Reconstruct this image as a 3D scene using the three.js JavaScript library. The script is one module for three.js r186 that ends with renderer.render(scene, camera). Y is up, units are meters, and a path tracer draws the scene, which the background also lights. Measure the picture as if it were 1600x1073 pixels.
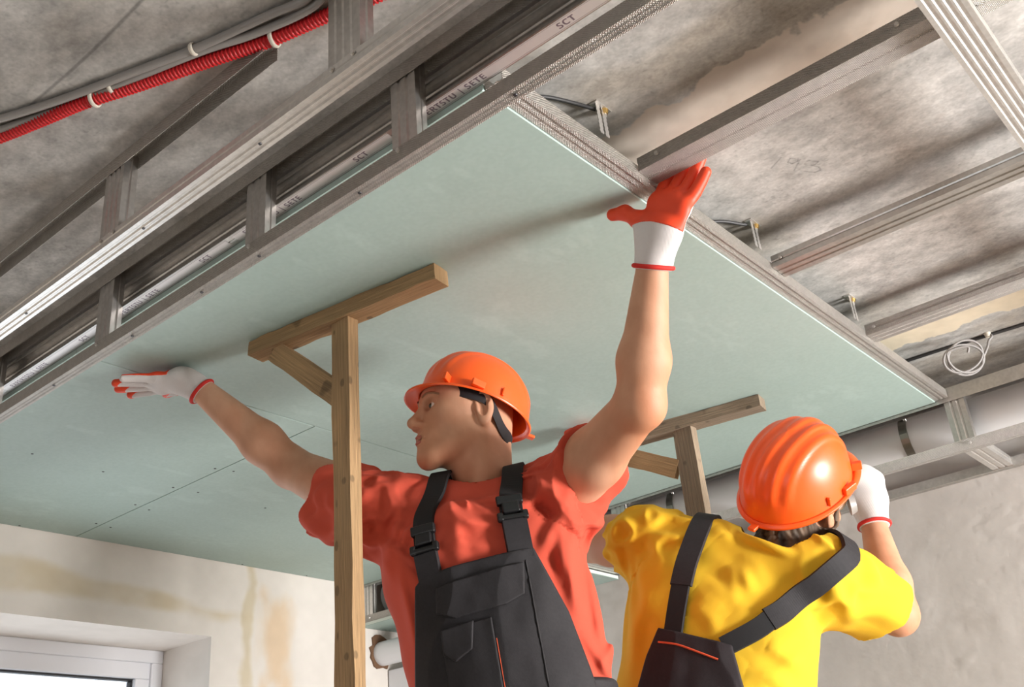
import * as THREE from 'three';
import { mergeGeometries } from 'three/addons/utils/BufferGeometryUtils.js';
import { RoundedBoxGeometry } from 'three/addons/geometries/RoundedBoxGeometry.js';
import { RectAreaLightUniformsLib } from 'three/addons/lights/RectAreaLightUniformsLib.js';

// ------------------------------------------------------------------ camera, sky, daylight, exposure
RectAreaLightUniformsLib.init();
const renderer = new THREE.WebGLRenderer({ antialias: true });
renderer.toneMapping = THREE.LinearToneMapping;
renderer.toneMappingExposure = 1.0;
renderer.shadowMap.enabled = true;
const scene = new THREE.Scene();
scene.background = new THREE.Color(0.86, 0.93, 1.0).multiplyScalar(1.6);   // overcast sky

const EYE = 1.63;                                   // camera height above the floor, m
const camera = new THREE.PerspectiveCamera(36.29, 1600 / 1073, 0.05, 60);
{
  const yaw = 0.89869, pitch = 0.461037, roll = -0.087384;
  const f = new THREE.Vector3(Math.sin(yaw) * Math.cos(pitch), Math.sin(pitch), -Math.cos(yaw) * Math.cos(pitch));
  const r = new THREE.Vector3(Math.cos(yaw), 0, Math.sin(yaw));
  const u = new THREE.Vector3().crossVectors(r, f);
  const up = r.clone().multiplyScalar(-Math.sin(roll)).addScaledVector(u, Math.cos(roll));
  camera.position.set(0, EYE, 0);
  camera.up.copy(up);
  camera.lookAt(f.x, EYE + f.y, f.z);
}
// daylight: large window in the wall behind the camera's right, smaller windows elsewhere
function daylight(w, h, x, y, z, tx, ty, tz, I, color) {
  const L = new THREE.RectAreaLight(color, I, w, h);
  L.position.set(x, y, z); L.lookAt(tx, ty, tz); scene.add(L); return L;
}
daylight(1.0, 0.95, 2.55, 1.48, 2.66, 2.55, 1.48, 0, 98, new THREE.Color(1.0, 0.985, 0.965));
daylight(1.9, 1.4, -1.66, 1.55, -0.75, 0, 1.55, -0.75, 0.45, new THREE.Color(1.0, 0.97, 0.93));
daylight(1.2, 1.45, 1.5, 1.58, -3.46, 1.5, 1.58, 0, 0.8, new THREE.Color(0.93, 0.97, 1.0));

// ------------------------------------------------------------------ helpers
const rnd = (() => { let s = 1234567; return () => { s = (s * 1664525 + 1013904223) >>> 0; return s / 4294967296; }; })();
const V = (x, y, z) => new THREE.Vector3(x, y + EYE, z);          // x, height over the lens, z
const clamp = (x, a = 0, b = 1) => Math.min(b, Math.max(a, x));
const smooth = (a, b, x) => { const t = clamp((x - a) / (b - a)); return t * t * (3 - 2 * t); };
const mix = (a, b, t) => a + (b - a) * t;
const PERM = new Uint8Array(512);
{ const p = Array.from({ length: 256 }, (_, i) => i); for (let i = 255; i > 0; i--) { const j = Math.floor(rnd() * (i + 1)); [p[i], p[j]] = [p[j], p[i]]; } for (let i = 0; i < 512; i++) PERM[i] = p[i & 255]; }
function vn(x, y, z = 0) {                                         // value noise, -1..1
  const X = Math.floor(x), Y = Math.floor(y), Z = Math.floor(z);
  let fx = x - X, fy = y - Y, fz = z - Z;
  fx = fx * fx * (3 - 2 * fx); fy = fy * fy * (3 - 2 * fy); fz = fz * fz * (3 - 2 * fz);
  const h = (i, j, k) => PERM[(PERM[(PERM[(X + i) & 255] + Y + j) & 255] + Z + k) & 255];
  const a = mix(mix(h(0, 0, 0), h(1, 0, 0), fx), mix(h(0, 1, 0), h(1, 1, 0), fx), fy);
  const b = mix(mix(h(0, 0, 1), h(1, 0, 1), fx), mix(h(0, 1, 1), h(1, 1, 1), fx), fy);
  return mix(a, b, fz) / 127.5 - 1;
}
function fbm(x, y, z = 0, oct = 5) { let s = 0, a = 0.5; for (let i = 0; i < oct; i++) { s += a * vn(x, y, z); x = x * 2.03 + 7.1; y = y * 2.03 + 3.7; z = z * 2.03 + 1.3; a *= 0.5; } return s; }
function tex(w, h, fn, srgb = true, wrap = true) {                 // fn(u, v) -> [r,g,b] 0..1
  const d = new Uint8Array(w * h * 4);
  for (let j = 0; j < h; j++) for (let i = 0; i < w; i++) {
    const c = fn((i + 0.5) / w, (j + 0.5) / h), o = (j * w + i) * 4;
    d[o] = clamp(c[0]) * 255; d[o + 1] = clamp(c[1]) * 255; d[o + 2] = clamp(c[2]) * 255; d[o + 3] = 255;
  }
  const t = new THREE.DataTexture(d, w, h); t.magFilter = THREE.LinearFilter; t.minFilter = THREE.LinearMipmapLinearFilter; t.generateMipmaps = true;
  if (srgb) t.colorSpace = THREE.SRGBColorSpace;
  if (wrap) t.wrapS = t.wrapT = wrap === 'tile' ? THREE.RepeatWrapping : THREE.MirroredRepeatWrapping;
  t.needsUpdate = true; return t;
}
const names = {};
function numbered(n) { if (!(n in names)) { names[n] = 0; return n; } names[n]++; return n + '_' + String(names[n]).padStart(3, '0'); }
function shade(m) { m.castShadow = true; m.receiveShadow = true; return m; }
function tag(o, label, category, group, kind) { if (label) o.userData.label = label; if (category) o.userData.category = category; if (group) o.userData.group = group; if (kind) o.userData.kind = kind; return o; }
function thing(name, label, category, base, group) { const g = new THREE.Group(); g.name = numbered(name); if (base) g.position.copy(base); scene.add(g); return tag(g, label, category, group); }
function part(name, geo, mat, parent, label) {                     // geometry in world metres
  const m = shade(new THREE.Mesh(geo, mat)); m.name = name; if (label) m.userData.label = label;
  const off = new THREE.Vector3(); for (let p = parent; p && p !== scene; p = p.parent) off.add(p.position);
  m.position.copy(off).negate(); parent.add(m); return m;
}
function single(name, geo, mat, label, category, group) { const m = shade(new THREE.Mesh(geo, mat)); m.name = numbered(name); scene.add(m); return tag(m, label, category, group); }
function struct(name, geo, mat, parent = scene) { const m = shade(new THREE.Mesh(geo, mat)); m.name = name; if (parent === scene) m.userData.kind = 'structure'; parent.add(m); return m; }
function boxAt(x0, x1, y0, y1, z0, z1, r = 0) {                    // y over the lens
  const w = x1 - x0, h = y1 - y0, d = z1 - z0;
  const g = r ? new RoundedBoxGeometry(w, h, d, 2, r) : new THREE.BoxGeometry(w, h, d);
  g.translate((x0 + x1) / 2, (y0 + y1) / 2 + EYE, (z0 + z1) / 2); return boxUV(g);
}
function boxUV(g) {                                                // uv in metres by the face's direction
  if (g.index) { const q = g.toNonIndexed(); g.dispose(); g = q; }
  const p = g.attributes.position, n = g.attributes.normal, uv = new Float32Array(p.count * 2);
  for (let i = 0; i < p.count; i++) {
    const ax = Math.abs(n.getX(i)), ay = Math.abs(n.getY(i)), az = Math.abs(n.getZ(i));
    let u, v; if (ay >= ax && ay >= az) { u = p.getX(i); v = p.getZ(i); } else if (ax >= az) { u = p.getZ(i); v = p.getY(i); } else { u = p.getX(i); v = p.getY(i); }
    uv[2 * i] = u; uv[2 * i + 1] = v;
  }
  g.setAttribute('uv', new THREE.BufferAttribute(uv, 2)); return g;
}
// thin-walled profile: path in (a, b), wall t, swept from A to B, b axis towards `up`
function profile(path, t, A, B, up) {
  const D = B.clone().sub(A), L = D.length(); D.normalize();
  const U = up.clone().addScaledVector(D, -up.dot(D)).normalize(), S = new THREE.Vector3().crossVectors(U, D);
  const n = path.length, off = [];
  for (let i = 0; i < n; i++) {
    const p = path[i], q0 = path[Math.max(0, i - 1)], q1 = path[Math.min(n - 1, i + 1)];
    let d0 = [p[0] - q0[0], p[1] - q0[1]], d1 = [q1[0] - p[0], q1[1] - p[1]];
    const l0 = Math.hypot(...d0), l1 = Math.hypot(...d1); if (l0 < 1e-9) d0 = d1; if (l1 < 1e-9) d1 = d0;
    const n0 = [-d0[1] / Math.hypot(...d0), d0[0] / Math.hypot(...d0)], n1 = [-d1[1] / Math.hypot(...d1), d1[0] / Math.hypot(...d1)];
    const m = [n0[0] + n1[0], n0[1] + n1[1]], k = t / Math.max(0.35, 0.5 * (m[0] * m[0] + m[1] * m[1]));
    off.push([p[0] + m[0] * k, p[1] + m[1] * k]);
  }
  const loop = [...path, ...off.slice().reverse()], pos = [], uv = [], nor = [];
  const W = (a, b, s) => [A.x + S.x * a + U.x * b + D.x * s, A.y + S.y * a + U.y * b + D.y * s, A.z + S.z * a + U.z * b + D.z * s];
  let arc = 0;
  for (let i = 0; i < loop.length; i++) {
    const p = loop[i], q = loop[(i + 1) % loop.length], l = Math.hypot(q[0] - p[0], q[1] - p[1]); if (l < 1e-7) continue;
    const nx = (q[1] - p[1]) / l, ny = -(q[0] - p[0]) / l, N = [S.x * nx + U.x * ny, S.y * nx + U.y * ny, S.z * nx + U.z * ny];
    const a = W(...p, 0), b = W(...q, 0), c = W(...q, L), d = W(...p, L);
    pos.push(...a, ...b, ...c, ...a, ...c, ...d); for (let k = 0; k < 6; k++) nor.push(...N);
    uv.push(arc, 0, arc + l, 0, arc + l, L, arc, 0, arc + l, L, arc, L); arc += l;
  }
  const tris = THREE.ShapeUtils.triangulateShape(loop.map(p => new THREE.Vector2(...p)), []);
  for (const s of [0, L]) for (const tr of tris) for (const i of (s ? tr : [tr[0], tr[2], tr[1]])) { pos.push(...W(...loop[i], s)); const e = s ? 1 : -1; nor.push(D.x * e, D.y * e, D.z * e); uv.push(...loop[i]); }
  const g = new THREE.BufferGeometry();
  g.setAttribute('position', new THREE.Float32BufferAttribute(pos, 3)); g.setAttribute('normal', new THREE.Float32BufferAttribute(nor, 3)); g.setAttribute('uv', new THREE.Float32BufferAttribute(uv, 2));
  return g;
}
function grooved(x0, x1, k = 2, d = 0.0022) {                      // points of a web with k shallow V grooves
  const w = x1 - x0, out = [[x0, 0]], g = Math.min(0.004, w / (3 * k + 2));
  for (let i = 0; i < k; i++) { const c = x0 + w * (i + 1) / (k + 1); out.push([c - g, 0], [c - g * 0.4, d], [c + g * 0.4, d], [c + g, 0]); }
  out.push([x1, 0]); return out;
}
const CD = (w = 0.06, h = 0.027, k = 2) => [[-w / 2 + 0.007, h - 0.001], [-w / 2, h], [-w / 2, h * 0.6], [-w / 2 + 0.0012, h * 0.5], [-w / 2, h * 0.4], ...grooved(-w / 2, w / 2, k), [w / 2, h * 0.4], [w / 2 - 0.0012, h * 0.5], [w / 2, h * 0.6], [w / 2, h], [w / 2 - 0.007, h - 0.001]];
const UD = (w = 0.028, h = 0.027, k = 2) => [[-w / 2, h], ...grooved(-w / 2, w / 2, k, 0.0016), [w / 2, h]];
function tube(pts, r, seg = 8, closed = false, per = 10) { const c = new THREE.CatmullRomCurve3(pts, closed, 'centripetal'); return new THREE.TubeGeometry(c, pts.length * per, r, seg, closed); }
function disc(at, n, r, h) { const g = new THREE.CylinderGeometry(r * 0.75, r, h, 12); g.translate(0, h / 2, 0); g.applyQuaternion(new THREE.Quaternion().setFromUnitVectors(new THREE.Vector3(0, 1, 0), n.clone().normalize())); g.translate(at.x, at.y, at.z); return g; }
const DOWN = new THREE.Vector3(0, -1, 0), UP = new THREE.Vector3(0, 1, 0), MX = new THREE.Vector3(-1, 0, 0), PX = new THREE.Vector3(1, 0, 0), PZ = new THREE.Vector3(0, 0, 1);

// ------------------------------------------------------------------ materials
const col = (r, g, b) => new THREE.Color(`rgb(${r},${g},${b})`);
const std = (c, rough = 0.7, o = {}) => new THREE.MeshStandardMaterial({ color: c, roughness: rough, ...o });
const knurl = tex(64, 64, (u, v) => {                              // staggered dimples, 4 x 4 per tile
  let h = 0; for (const [ox, oy] of [[0, 0], [0.5, 0.5]]) { const a = ((u * 4 + ox) % 1) - 0.5, b = ((v * 4 + oy) % 1) - 0.5; h = Math.max(h, Math.exp(-(a * a + b * b) * 22)); }
  return [h, h, h];
}, false, 'tile');
knurl.repeat.set(1 / 0.014, 1 / 0.018);
const spangle = tex(256, 256, (u, v) => { const n = 0.92 + 0.02 * vn(u * 24, v * 24, 3) + 0.03 * vn(u * 80, v * 80, 9); return [n, n * 0.985, n * 0.965]; });
spangle.repeat.set(1 / 0.4, 1 / 0.4);
const dulled = tex(256, 256, (u, v) => { const n = 0.5 + 0.06 * fbm(u * 20, v * 40, 5, 4); return [n, n, n]; }, false);
dulled.repeat.set(1 / 0.3, 1 / 0.6);
const M = {};
M.zincKnurl = std(new THREE.Color(0.6, 0.585, 0.57), 0.7, { metalness: 0.95, bumpMap: knurl, bumpScale: 0.002, map: spangle, roughnessMap: dulled });
M.zinc = std(new THREE.Color(0.68, 0.68, 0.68), 0.34, { metalness: 0.95, map: spangle });
M.zincBright = std(new THREE.Color(0.8, 0.8, 0.8), 0.62, { metalness: 0.75, map: spangle, roughnessMap: dulled });
M.clamp = std(new THREE.Color(0.3, 0.29, 0.26), 0.35, { metalness: 0.9 });
M.screw = std(new THREE.Color(0.08, 0.08, 0.085), 0.45, { metalness: 0.8 });
M.brass = std(new THREE.Color(0.75, 0.5, 0.18), 0.35, { metalness: 1 });
const boardTex = tex(512, 512, (u, v) => { const n = 0.012 * fbm(u * 14, v * 14, 2, 4) + 0.012 * vn(u * 160, v * 160, 4); const s = 0.022 * smooth(0.3, 0.5, fbm(u * 9, v * 16, 8, 4)); return [0.665 + n + s, 0.745 + n + s, 0.72 + n + s]; });
M.board = std(0xffffff, 0.55, { map: boardTex });
M.gypsum = std(col(214, 222, 214), 0.9);
const woodTex = tex(512, 256, (u, v) => {                          // u along the grain
  const w = vn(u * 3, v * 5, 1) * 0.5, g = 0.5 + 0.5 * Math.sin((v * 22 + w * 3 + 0.6 * vn(u * 2, v * 2, 6)) * 3.1), f = vn(u * 20, v * 160, 2), k = smooth(0.72, 0.86, vn(u * 17, v * 5, 12));
  const l = 0.9 + 0.05 * g + 0.1 * f + 0.08 * vn(u * 5, v * 3, 31) - 0.22 * k; return [0.8 * l, 0.705 * l, 0.585 * l];
});
woodTex.repeat.set(1 / 0.7, 1 / 0.12);
const woodBump = tex(256, 256, (u, v) => { const n = 0.5 + 0.3 * vn(u * 12, v * 90, 3) + 0.25 * fbm(u * 30, v * 30, 4, 3); return [n, n, n]; }, false);
woodBump.repeat.set(1 / 0.3, 1 / 0.1);
M.wood = std(col(226, 208, 182), 0.85, { map: woodTex, bumpMap: woodBump, bumpScale: 0.0012 });
M.woodGrey = std(col(196, 196, 200), 0.88, { map: woodTex, bumpMap: woodBump, bumpScale: 0.0014 });
M.pvc = std(col(216, 214, 214), 0.38);
M.pvcWhite = std(col(232, 233, 238), 0.35);
M.rubber = std(col(38, 38, 40), 0.6);
M.clip = std(col(222, 214, 200), 0.55);
M.redConduit = std(col(200, 28, 34), 0.42);
M.greyCable = std(col(138, 134, 132), 0.5);
M.darkCable = std(col(58, 57, 58), 0.5);
M.greyConduit = std(col(150, 146, 142), 0.45);

// concrete of the slab: mottled grey with brown stains, trowel scars and lime-washed joints
const SX0 = -0.4, SX1 = 3.3, SZ0 = -3.3, SZ1 = 1.2;
function slabColour(x, z) {
  const m = fbm(x * 2.2, z * 1.6, 1, 5), f = fbm(x * 14, z * 9, 4, 4), s = fbm(x * 60, z * 34, 7, 3), st = fbm(x * 5.5 + 40, z * 2.4, 12, 4);
  const gr = vn(x * 210, z * 170, 61) * 0.5 + vn(x * 430, z * 400, 63) * 0.5; let l = 0.71 + 0.07 * m + 0.085 * f + 0.11 * s + 0.06 * gr; let c = [l, l * 0.985, l * 0.965];
  const br = smooth(0.05, 0.42, st) * 0.15; c = [c[0] * (1 - br * 0.8), c[1] * (1 - br), c[2] * (1 - br * 1.25)];
  const pit = smooth(0.62, 0.8, vn(x * 150, z * 120, 21)) * smooth(-0.1, 0.3, vn(x * 9, z * 9, 22)); c = c.map(k => k * (1 - 0.08 * pit));
  for (const [xc, half, tint] of [[1.42, 0.08, [0.8, 0.745, 0.69]], [2.6, 0.075, [0.86, 0.805, 0.71]]]) {   // plaster rubbed into the slab joints
    const e = Math.abs(x - xc + 0.012 * fbm(3, z * 9, 30, 3)) - half - 0.03 * fbm(x * 4, z * 7, 33, 4) - 0.03 * fbm(x * 22, z * 26, 35, 4);
    const k = smooth(0.0025, -0.0025, e); const t = 1 + 0.05 * fbm(x * 40, z * 40, 5, 3); c = c.map((q, i) => mix(q, tint[i] * t, k * 0.95));
  }
  for (const xl of [0.42, 0.575]) { const e = Math.abs(x - xl - 0.004 * vn(2, z * 4)); c = c.map(q => q * (1 - 0.22 * smooth(0.004, 0.001, e))); }   // shuttering lines
  return c;
}
const pencil = (() => {                                             // the pencilled 193 on the slab, strokes in metres round (1.66, -0.60)
  const P = [];
  const line = (pts) => { for (let i = 0; i + 1 < pts.length; i++) P.push([...pts[i], ...pts[i + 1]]); };
  const o = (a, b) => [1.612 + a * 0.0885 + b * 0.058, -0.618 + a * 0.062 - b * 0.03];
  line([o(0.22, 0.1), o(0.02, 0.72)].map(p => p)); line([o(0.5, 0.08), o(0.4, 0.1), o(0.36, 0.3), o(0.44, 0.36), o(0.55, 0.2), o(0.56, 0.1)]); line([o(0.6, 0.1), o(0.48, 0.72)]);
  line([o(0.78, 0.12), o(0.96, 0.12), o(0.9, 0.3), o(0.82, 0.34), o(0.98, 0.4), o(1.02, 0.56), o(0.9, 0.7), o(0.7, 0.7)]);
  return P;
})();
const slabTex = tex(2048, 2048, (u, v) => {
  const x = mix(SX0, SX1, u), z = mix(SZ0, SZ1, v); let c = slabColour(x, z);
  if (x > 1.55 && x < 1.8 && z > -0.72 && z < -0.48) for (const [ax, az, bx, bz] of pencil) {
    const dx = bx - ax, dz = bz - az, t = clamp(((x - ax) * dx + (z - az) * dz) / (dx * dx + dz * dz)), d = Math.hypot(x - ax - t * dx, z - az - t * dz);
    c = c.map(q => q * (1 - 0.16 * smooth(0.0022, 0.0006, d)));
  }
  return c;
}, true, false);
const slabBump = tex(512, 512, (u, v) => { const n = 0.5 + 0.4 * fbm(u * 40, v * 34, 3, 5); return [n, n, n]; }, false); slabBump.repeat.set(2.2, 2.6);
M.slab = std(0xffffff, 0.9, { map: slabTex, bumpMap: slabBump, bumpScale: 0.004 });

// left wall: white plaster with ochre water marks and primer patches; right wall: grey-pink skim coat
const leftTex = tex(1024, 1024, (u, v) => {                         // u: x 0..3.2, v: height over lens -1.7..1.5
  const x = u * 3.2, y = v * 3.2 - 1.7; const m = fbm(x * 3, y * 3, 2, 5), f = fbm(x * 26, y * 26, 5, 3);
  let c = [0.885 + 0.04 * m + 0.02 * f, 0.855 + 0.04 * m + 0.02 * f, 0.825 + 0.045 * m + 0.02 * f];
  const run = 0.915 + 0.02 * fbm(x * 4, 1, 6, 3) - 0.03 * smooth(1.6, 2.3, x), e = Math.abs(y - run) - 0.022 - 0.03 * fbm(x * 6, y * 10, 9, 4) - 0.03 * smooth(1.85, 1.4, x);
  const k = smooth(0.02, -0.02, e) * smooth(2.45, 2.2, x) * (0.55 + 0.5 * fbm(x * 9, y * 9, 15, 3)); c = [c[0] * (1 - 0.1 * k), c[1] * (1 - 0.15 * k), c[2] * (1 - 0.27 * k)];
  const q = smooth(0.03, -0.05, Math.max(Math.abs(x - 2.47) - 0.09, Math.abs(y - 0.8) - 0.2) + 0.1 * fbm(x * 9, y * 5, 25, 4)); c = [c[0] * (1 - 0.02 * q), c[1] * (1 - 0.1 * q), c[2] * (1 - 0.2 * q)];
  const w = smooth(0.02, -0.01, Math.abs(x - 2.34 + 0.05 * fbm(y * 7, 3, 2, 4)) - 0.014 - 0.03 * fbm(x * 12, y * 9, 51, 3)) * smooth(0.5, 0.75, y + 0.2 * fbm(x * 20, y * 6, 2, 3)); c = [c[0] * (1 - 0.07 * w), c[1] * (1 - 0.1 * w), c[2] * (1 - 0.18 * w)];
  return c;
}, true, true); leftTex.repeat.set(1 / 3.2, 1 / 3.2); leftTex.offset.set(0, (1.7 - EYE) / 3.2);
const plasterBump = tex(512, 512, (u, v) => { const n = 0.5 + 0.3 * fbm(u * 8, v * 8, 7, 5) + 0.25 * smooth(0.25, 0.5, fbm(u * 5, v * 9, 17, 4)); return [n, n, n]; }, false); plasterBump.repeat.set(1 / 0.8, 1 / 0.8);
M.plasterWarm = std(0xffffff, 0.9, { map: leftTex, bumpMap: plasterBump, bumpScale: 0.003 });
const rightTex = tex(1024, 1024, (u, v) => { const m = fbm(u * 6, v * 6, 40, 5), f = fbm(u * 50, v * 50, 42, 3), s = smooth(0.2, 0.5, fbm(u * 9, v * 14, 44, 4)); return [0.835 + 0.05 * m + 0.03 * f - 0.05 * s, 0.81 + 0.05 * m + 0.03 * f - 0.055 * s, 0.79 + 0.05 * m + 0.03 * f - 0.06 * s]; });
rightTex.repeat.set(1 / 2, 1 / 2);
M.plasterGrey = std(0xffffff, 0.88, { map: rightTex, bumpMap: plasterBump, bumpScale: 0.006 });
M.plasterBack = std(col(122, 112, 100), 0.9);
M.floor = std(col(140, 130, 116), 0.9);
M.glass = new THREE.MeshPhysicalMaterial({ color: 0xffffff, transmission: 1, roughness: 0, thickness: 0, ior: 1.45 });

// ------------------------------------------------------------------ the shell of the room
const WX = 3.18, WZ = -3.2, BX = -1.7, BZ = 2.7, TOP = 1.17, T = 0.42;
{
  const g = new THREE.BoxGeometry(WX - BX + 2 * T, 0.18, BZ - WZ + 2 * T); g.translate((WX + BX) / 2, TOP + 0.09 + EYE, (WZ + BZ) / 2);
  const p = g.attributes.position, uv = g.attributes.uv; for (let i = 0; i < p.count; i++) uv.setXY(i, (p.getX(i) - SX0) / (SX1 - SX0), (p.getZ(i) - SZ0) / (SZ1 - SZ0));
  slabTex.wrapS = slabTex.wrapT = THREE.MirroredRepeatWrapping;
  struct('ceiling', g, M.slab);
}
struct('floor', boxAt(BX - T, WX + T, -EYE - 0.12, -EYE, WZ - T, BZ + T), M.floor);
function wallWithHole(name, mat, axis, at, thick, a0, a1, h) {      // axis 'x': wall spans z at x = at; 'z': spans x at z = at; h = [a0,a1,y0,y1] opening
  const gs = [], add = (s0, s1, y0, y1) => gs.push(axis === 'x' ? boxAt(Math.min(at, at + thick), Math.max(at, at + thick), y0, y1, s0, s1) : boxAt(s0, s1, y0, y1, Math.min(at, at + thick), Math.max(at, at + thick)));
  if (!h) add(a0, a1, -EYE, TOP); else { add(a0, h[0], -EYE, TOP); add(h[1], a1, -EYE, TOP); add(h[0], h[1], h[3], TOP); add(h[0], h[1], -EYE, h[2]); }
  return struct(name, mergeGeometries(gs), mat);
}
const W1 = [0.86, 2.19, -0.82, 0.801], W2 = [1.95, 3.12, -0.74, 0.46], W3 = [-1.7, 0.2, -0.8, 0.62];
wallWithHole('wall_left', M.plasterWarm, 'z', WZ, -T, BX - T, WX + T, W1);
wallWithHole('wall_right', M.plasterGrey, 'x', WX, T, WZ, BZ);
wallWithHole('wall_back', M.plasterBack, 'z', BZ, T, BX - T, WX + T, W2);
wallWithHole('wall_rear', M.plasterBack, 'x', BX, -T, WZ, BZ, W3);
function windowIn(name, axis, at, h, depth, dir) {                  // white plastic window: fixed frame, sash, pane
  const g = new THREE.Group(); g.name = name; g.userData.kind = 'structure'; scene.add(g);
  const ring = (a0, a1, y0, y1, w, d0, d1) => { const gs = [], b = (s0, s1, u0, u1) => { const lo = Math.min(at + dir * d0, at + dir * d1), hi = Math.max(at + dir * d0, at + dir * d1); gs.push(axis === 'z' ? boxAt(s0, s1, u0, u1, lo, hi, 0.004) : boxAt(lo, hi, u0, u1, s0, s1, 0.004)); }; b(a0, a1, y1 - w, y1); b(a0, a1, y0, y0 + w); b(a0, a0 + w, y0 + w, y1 - w); b(a1 - w, a1, y0 + w, y1 - w); return mergeGeometries(gs); };
  const [a0, a1, y0, y1] = h;
  part('window_frame', ring(a0, a1, y0, y1, 0.045, depth, depth + 0.07), M.pvcWhite, g);
  const s = part('sash', ring(a0 + 0.035, a1 - 0.035, y0 + 0.035, y1 - 0.035, 0.065, depth + 0.012, depth + 0.075), M.pvcWhite, g);
  part('gasket', ring(a0 + 0.098, a1 - 0.098, y0 + 0.098, y1 - 0.098, 0.008, depth + 0.03, depth + 0.06), M.rubber, g);
  const lo = Math.min(at + dir * (depth + 0.04), at + dir * (depth + 0.046)), hi = lo + 0.006;
  part('pane', axis === 'z' ? boxAt(a0 + 0.1, a1 - 0.1, y0 + 0.1, y1 - 0.1, lo, hi) : boxAt(lo, hi, y0 + 0.1, y1 - 0.1, a0 + 0.1, a1 - 0.1), M.glass, g);
  return g;
}
windowIn('window_1', 'z', WZ, W1, 0.29, -1);
windowIn('window_2', 'z', BZ, W2, 0.12, 1);
windowIn('window_3', 'x', BX, W3, 0.12, -1);

// ------------------------------------------------------------------ plasterboard sheets already up and the sheet being lifted
const YB = 1.07, YT = 1.0825;
function sheet(label, x0, x1, z0, z1, screws, cutEdge) {
  const base = V((x0 + x1) / 2, YT, (z0 + z1) / 2), t = thing('plasterboard', label, 'plasterboard', base, 'green plasterboard sheets of the new ceiling');
  const c = 0.0016, shp = new THREE.Shape(); shp.moveTo(z0, YB + c); shp.lineTo(z0 + c, YB); shp.lineTo(z1 - c, YB); shp.lineTo(z1, YB + c); shp.lineTo(z1, YT); shp.lineTo(z0, YT); shp.closePath();
  const g = new THREE.ExtrudeGeometry(shp, { depth: x1 - x0, bevelEnabled: false }); g.rotateY(-Math.PI / 2); g.scale(-1, 1, 1);
  // rebuilt as world boxes: face paper plus gypsum core at the cut ends
  g.dispose();
  const face = boxAt(x0, x1, YB, YB + 0.0015, z0 + c, z1 - c), core = boxAt(x0 + 0.0005, x1 - 0.0005, YB + 0.0015, YT, z0, z1);
  const bev = []; for (const [za, zb] of [[z0, z0 + c], [z1, z1 - c]]) {
    const b = new THREE.BufferGeometry(), y0 = YB + EYE, y1 = YB + 0.0016 + EYE;
    b.setAttribute('position', new THREE.Float32BufferAttribute([x0, y1, za, x1, y1, za, x1, y0, zb, x0, y1, za, x1, y0, zb, x0, y0, zb], 3)); b.computeVertexNormals(); b.setAttribute('uv', new THREE.Float32BufferAttribute(new Float32Array(12), 2)); bev.push(b);
  }
  part('face_paper', mergeGeometries([face, ...bev]), M.board, t, 'pale green face paper');
  part('wrapped_core', core, M.board, t);
  for (const [x, z] of screws) part('drywall_screw', disc(V(x, YB + 0.0006, z), DOWN, 0.0042, 0.0014), M.screw, t);
  return t;
}
sheet('pale green plasterboard sheet propped over the two workers, cut edge beside the open grid', 0.9885, 2.887, -1.998, -0.8005, []);
sheet('pale green plasterboard sheet against the window wall, left of the long seam', 0.9885, 1.652, -3.198, -2.0, [[1.41, -2.613], [1.633, -2.614], [1.631, -2.811], [1.634, -3.039], [1.636, -2.412], [1.46, -3.185], [1.633, -2.2], [1.2, -3.185], [1.2, -2.6]].map(([x, z]) => [x, z]));
sheet('pale green plasterboard sheet against the window wall, right of the long seam', 1.655, 2.887, -3.198, -2.0, [[1.715, -2.609], [1.964, -2.613], [2.299, -3.186], [1.69, -2.83], [1.69, -3.05], [1.69, -2.4], [2.3, -2.613], [2.6, -2.613], [2.6, -3.186]]);

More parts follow.
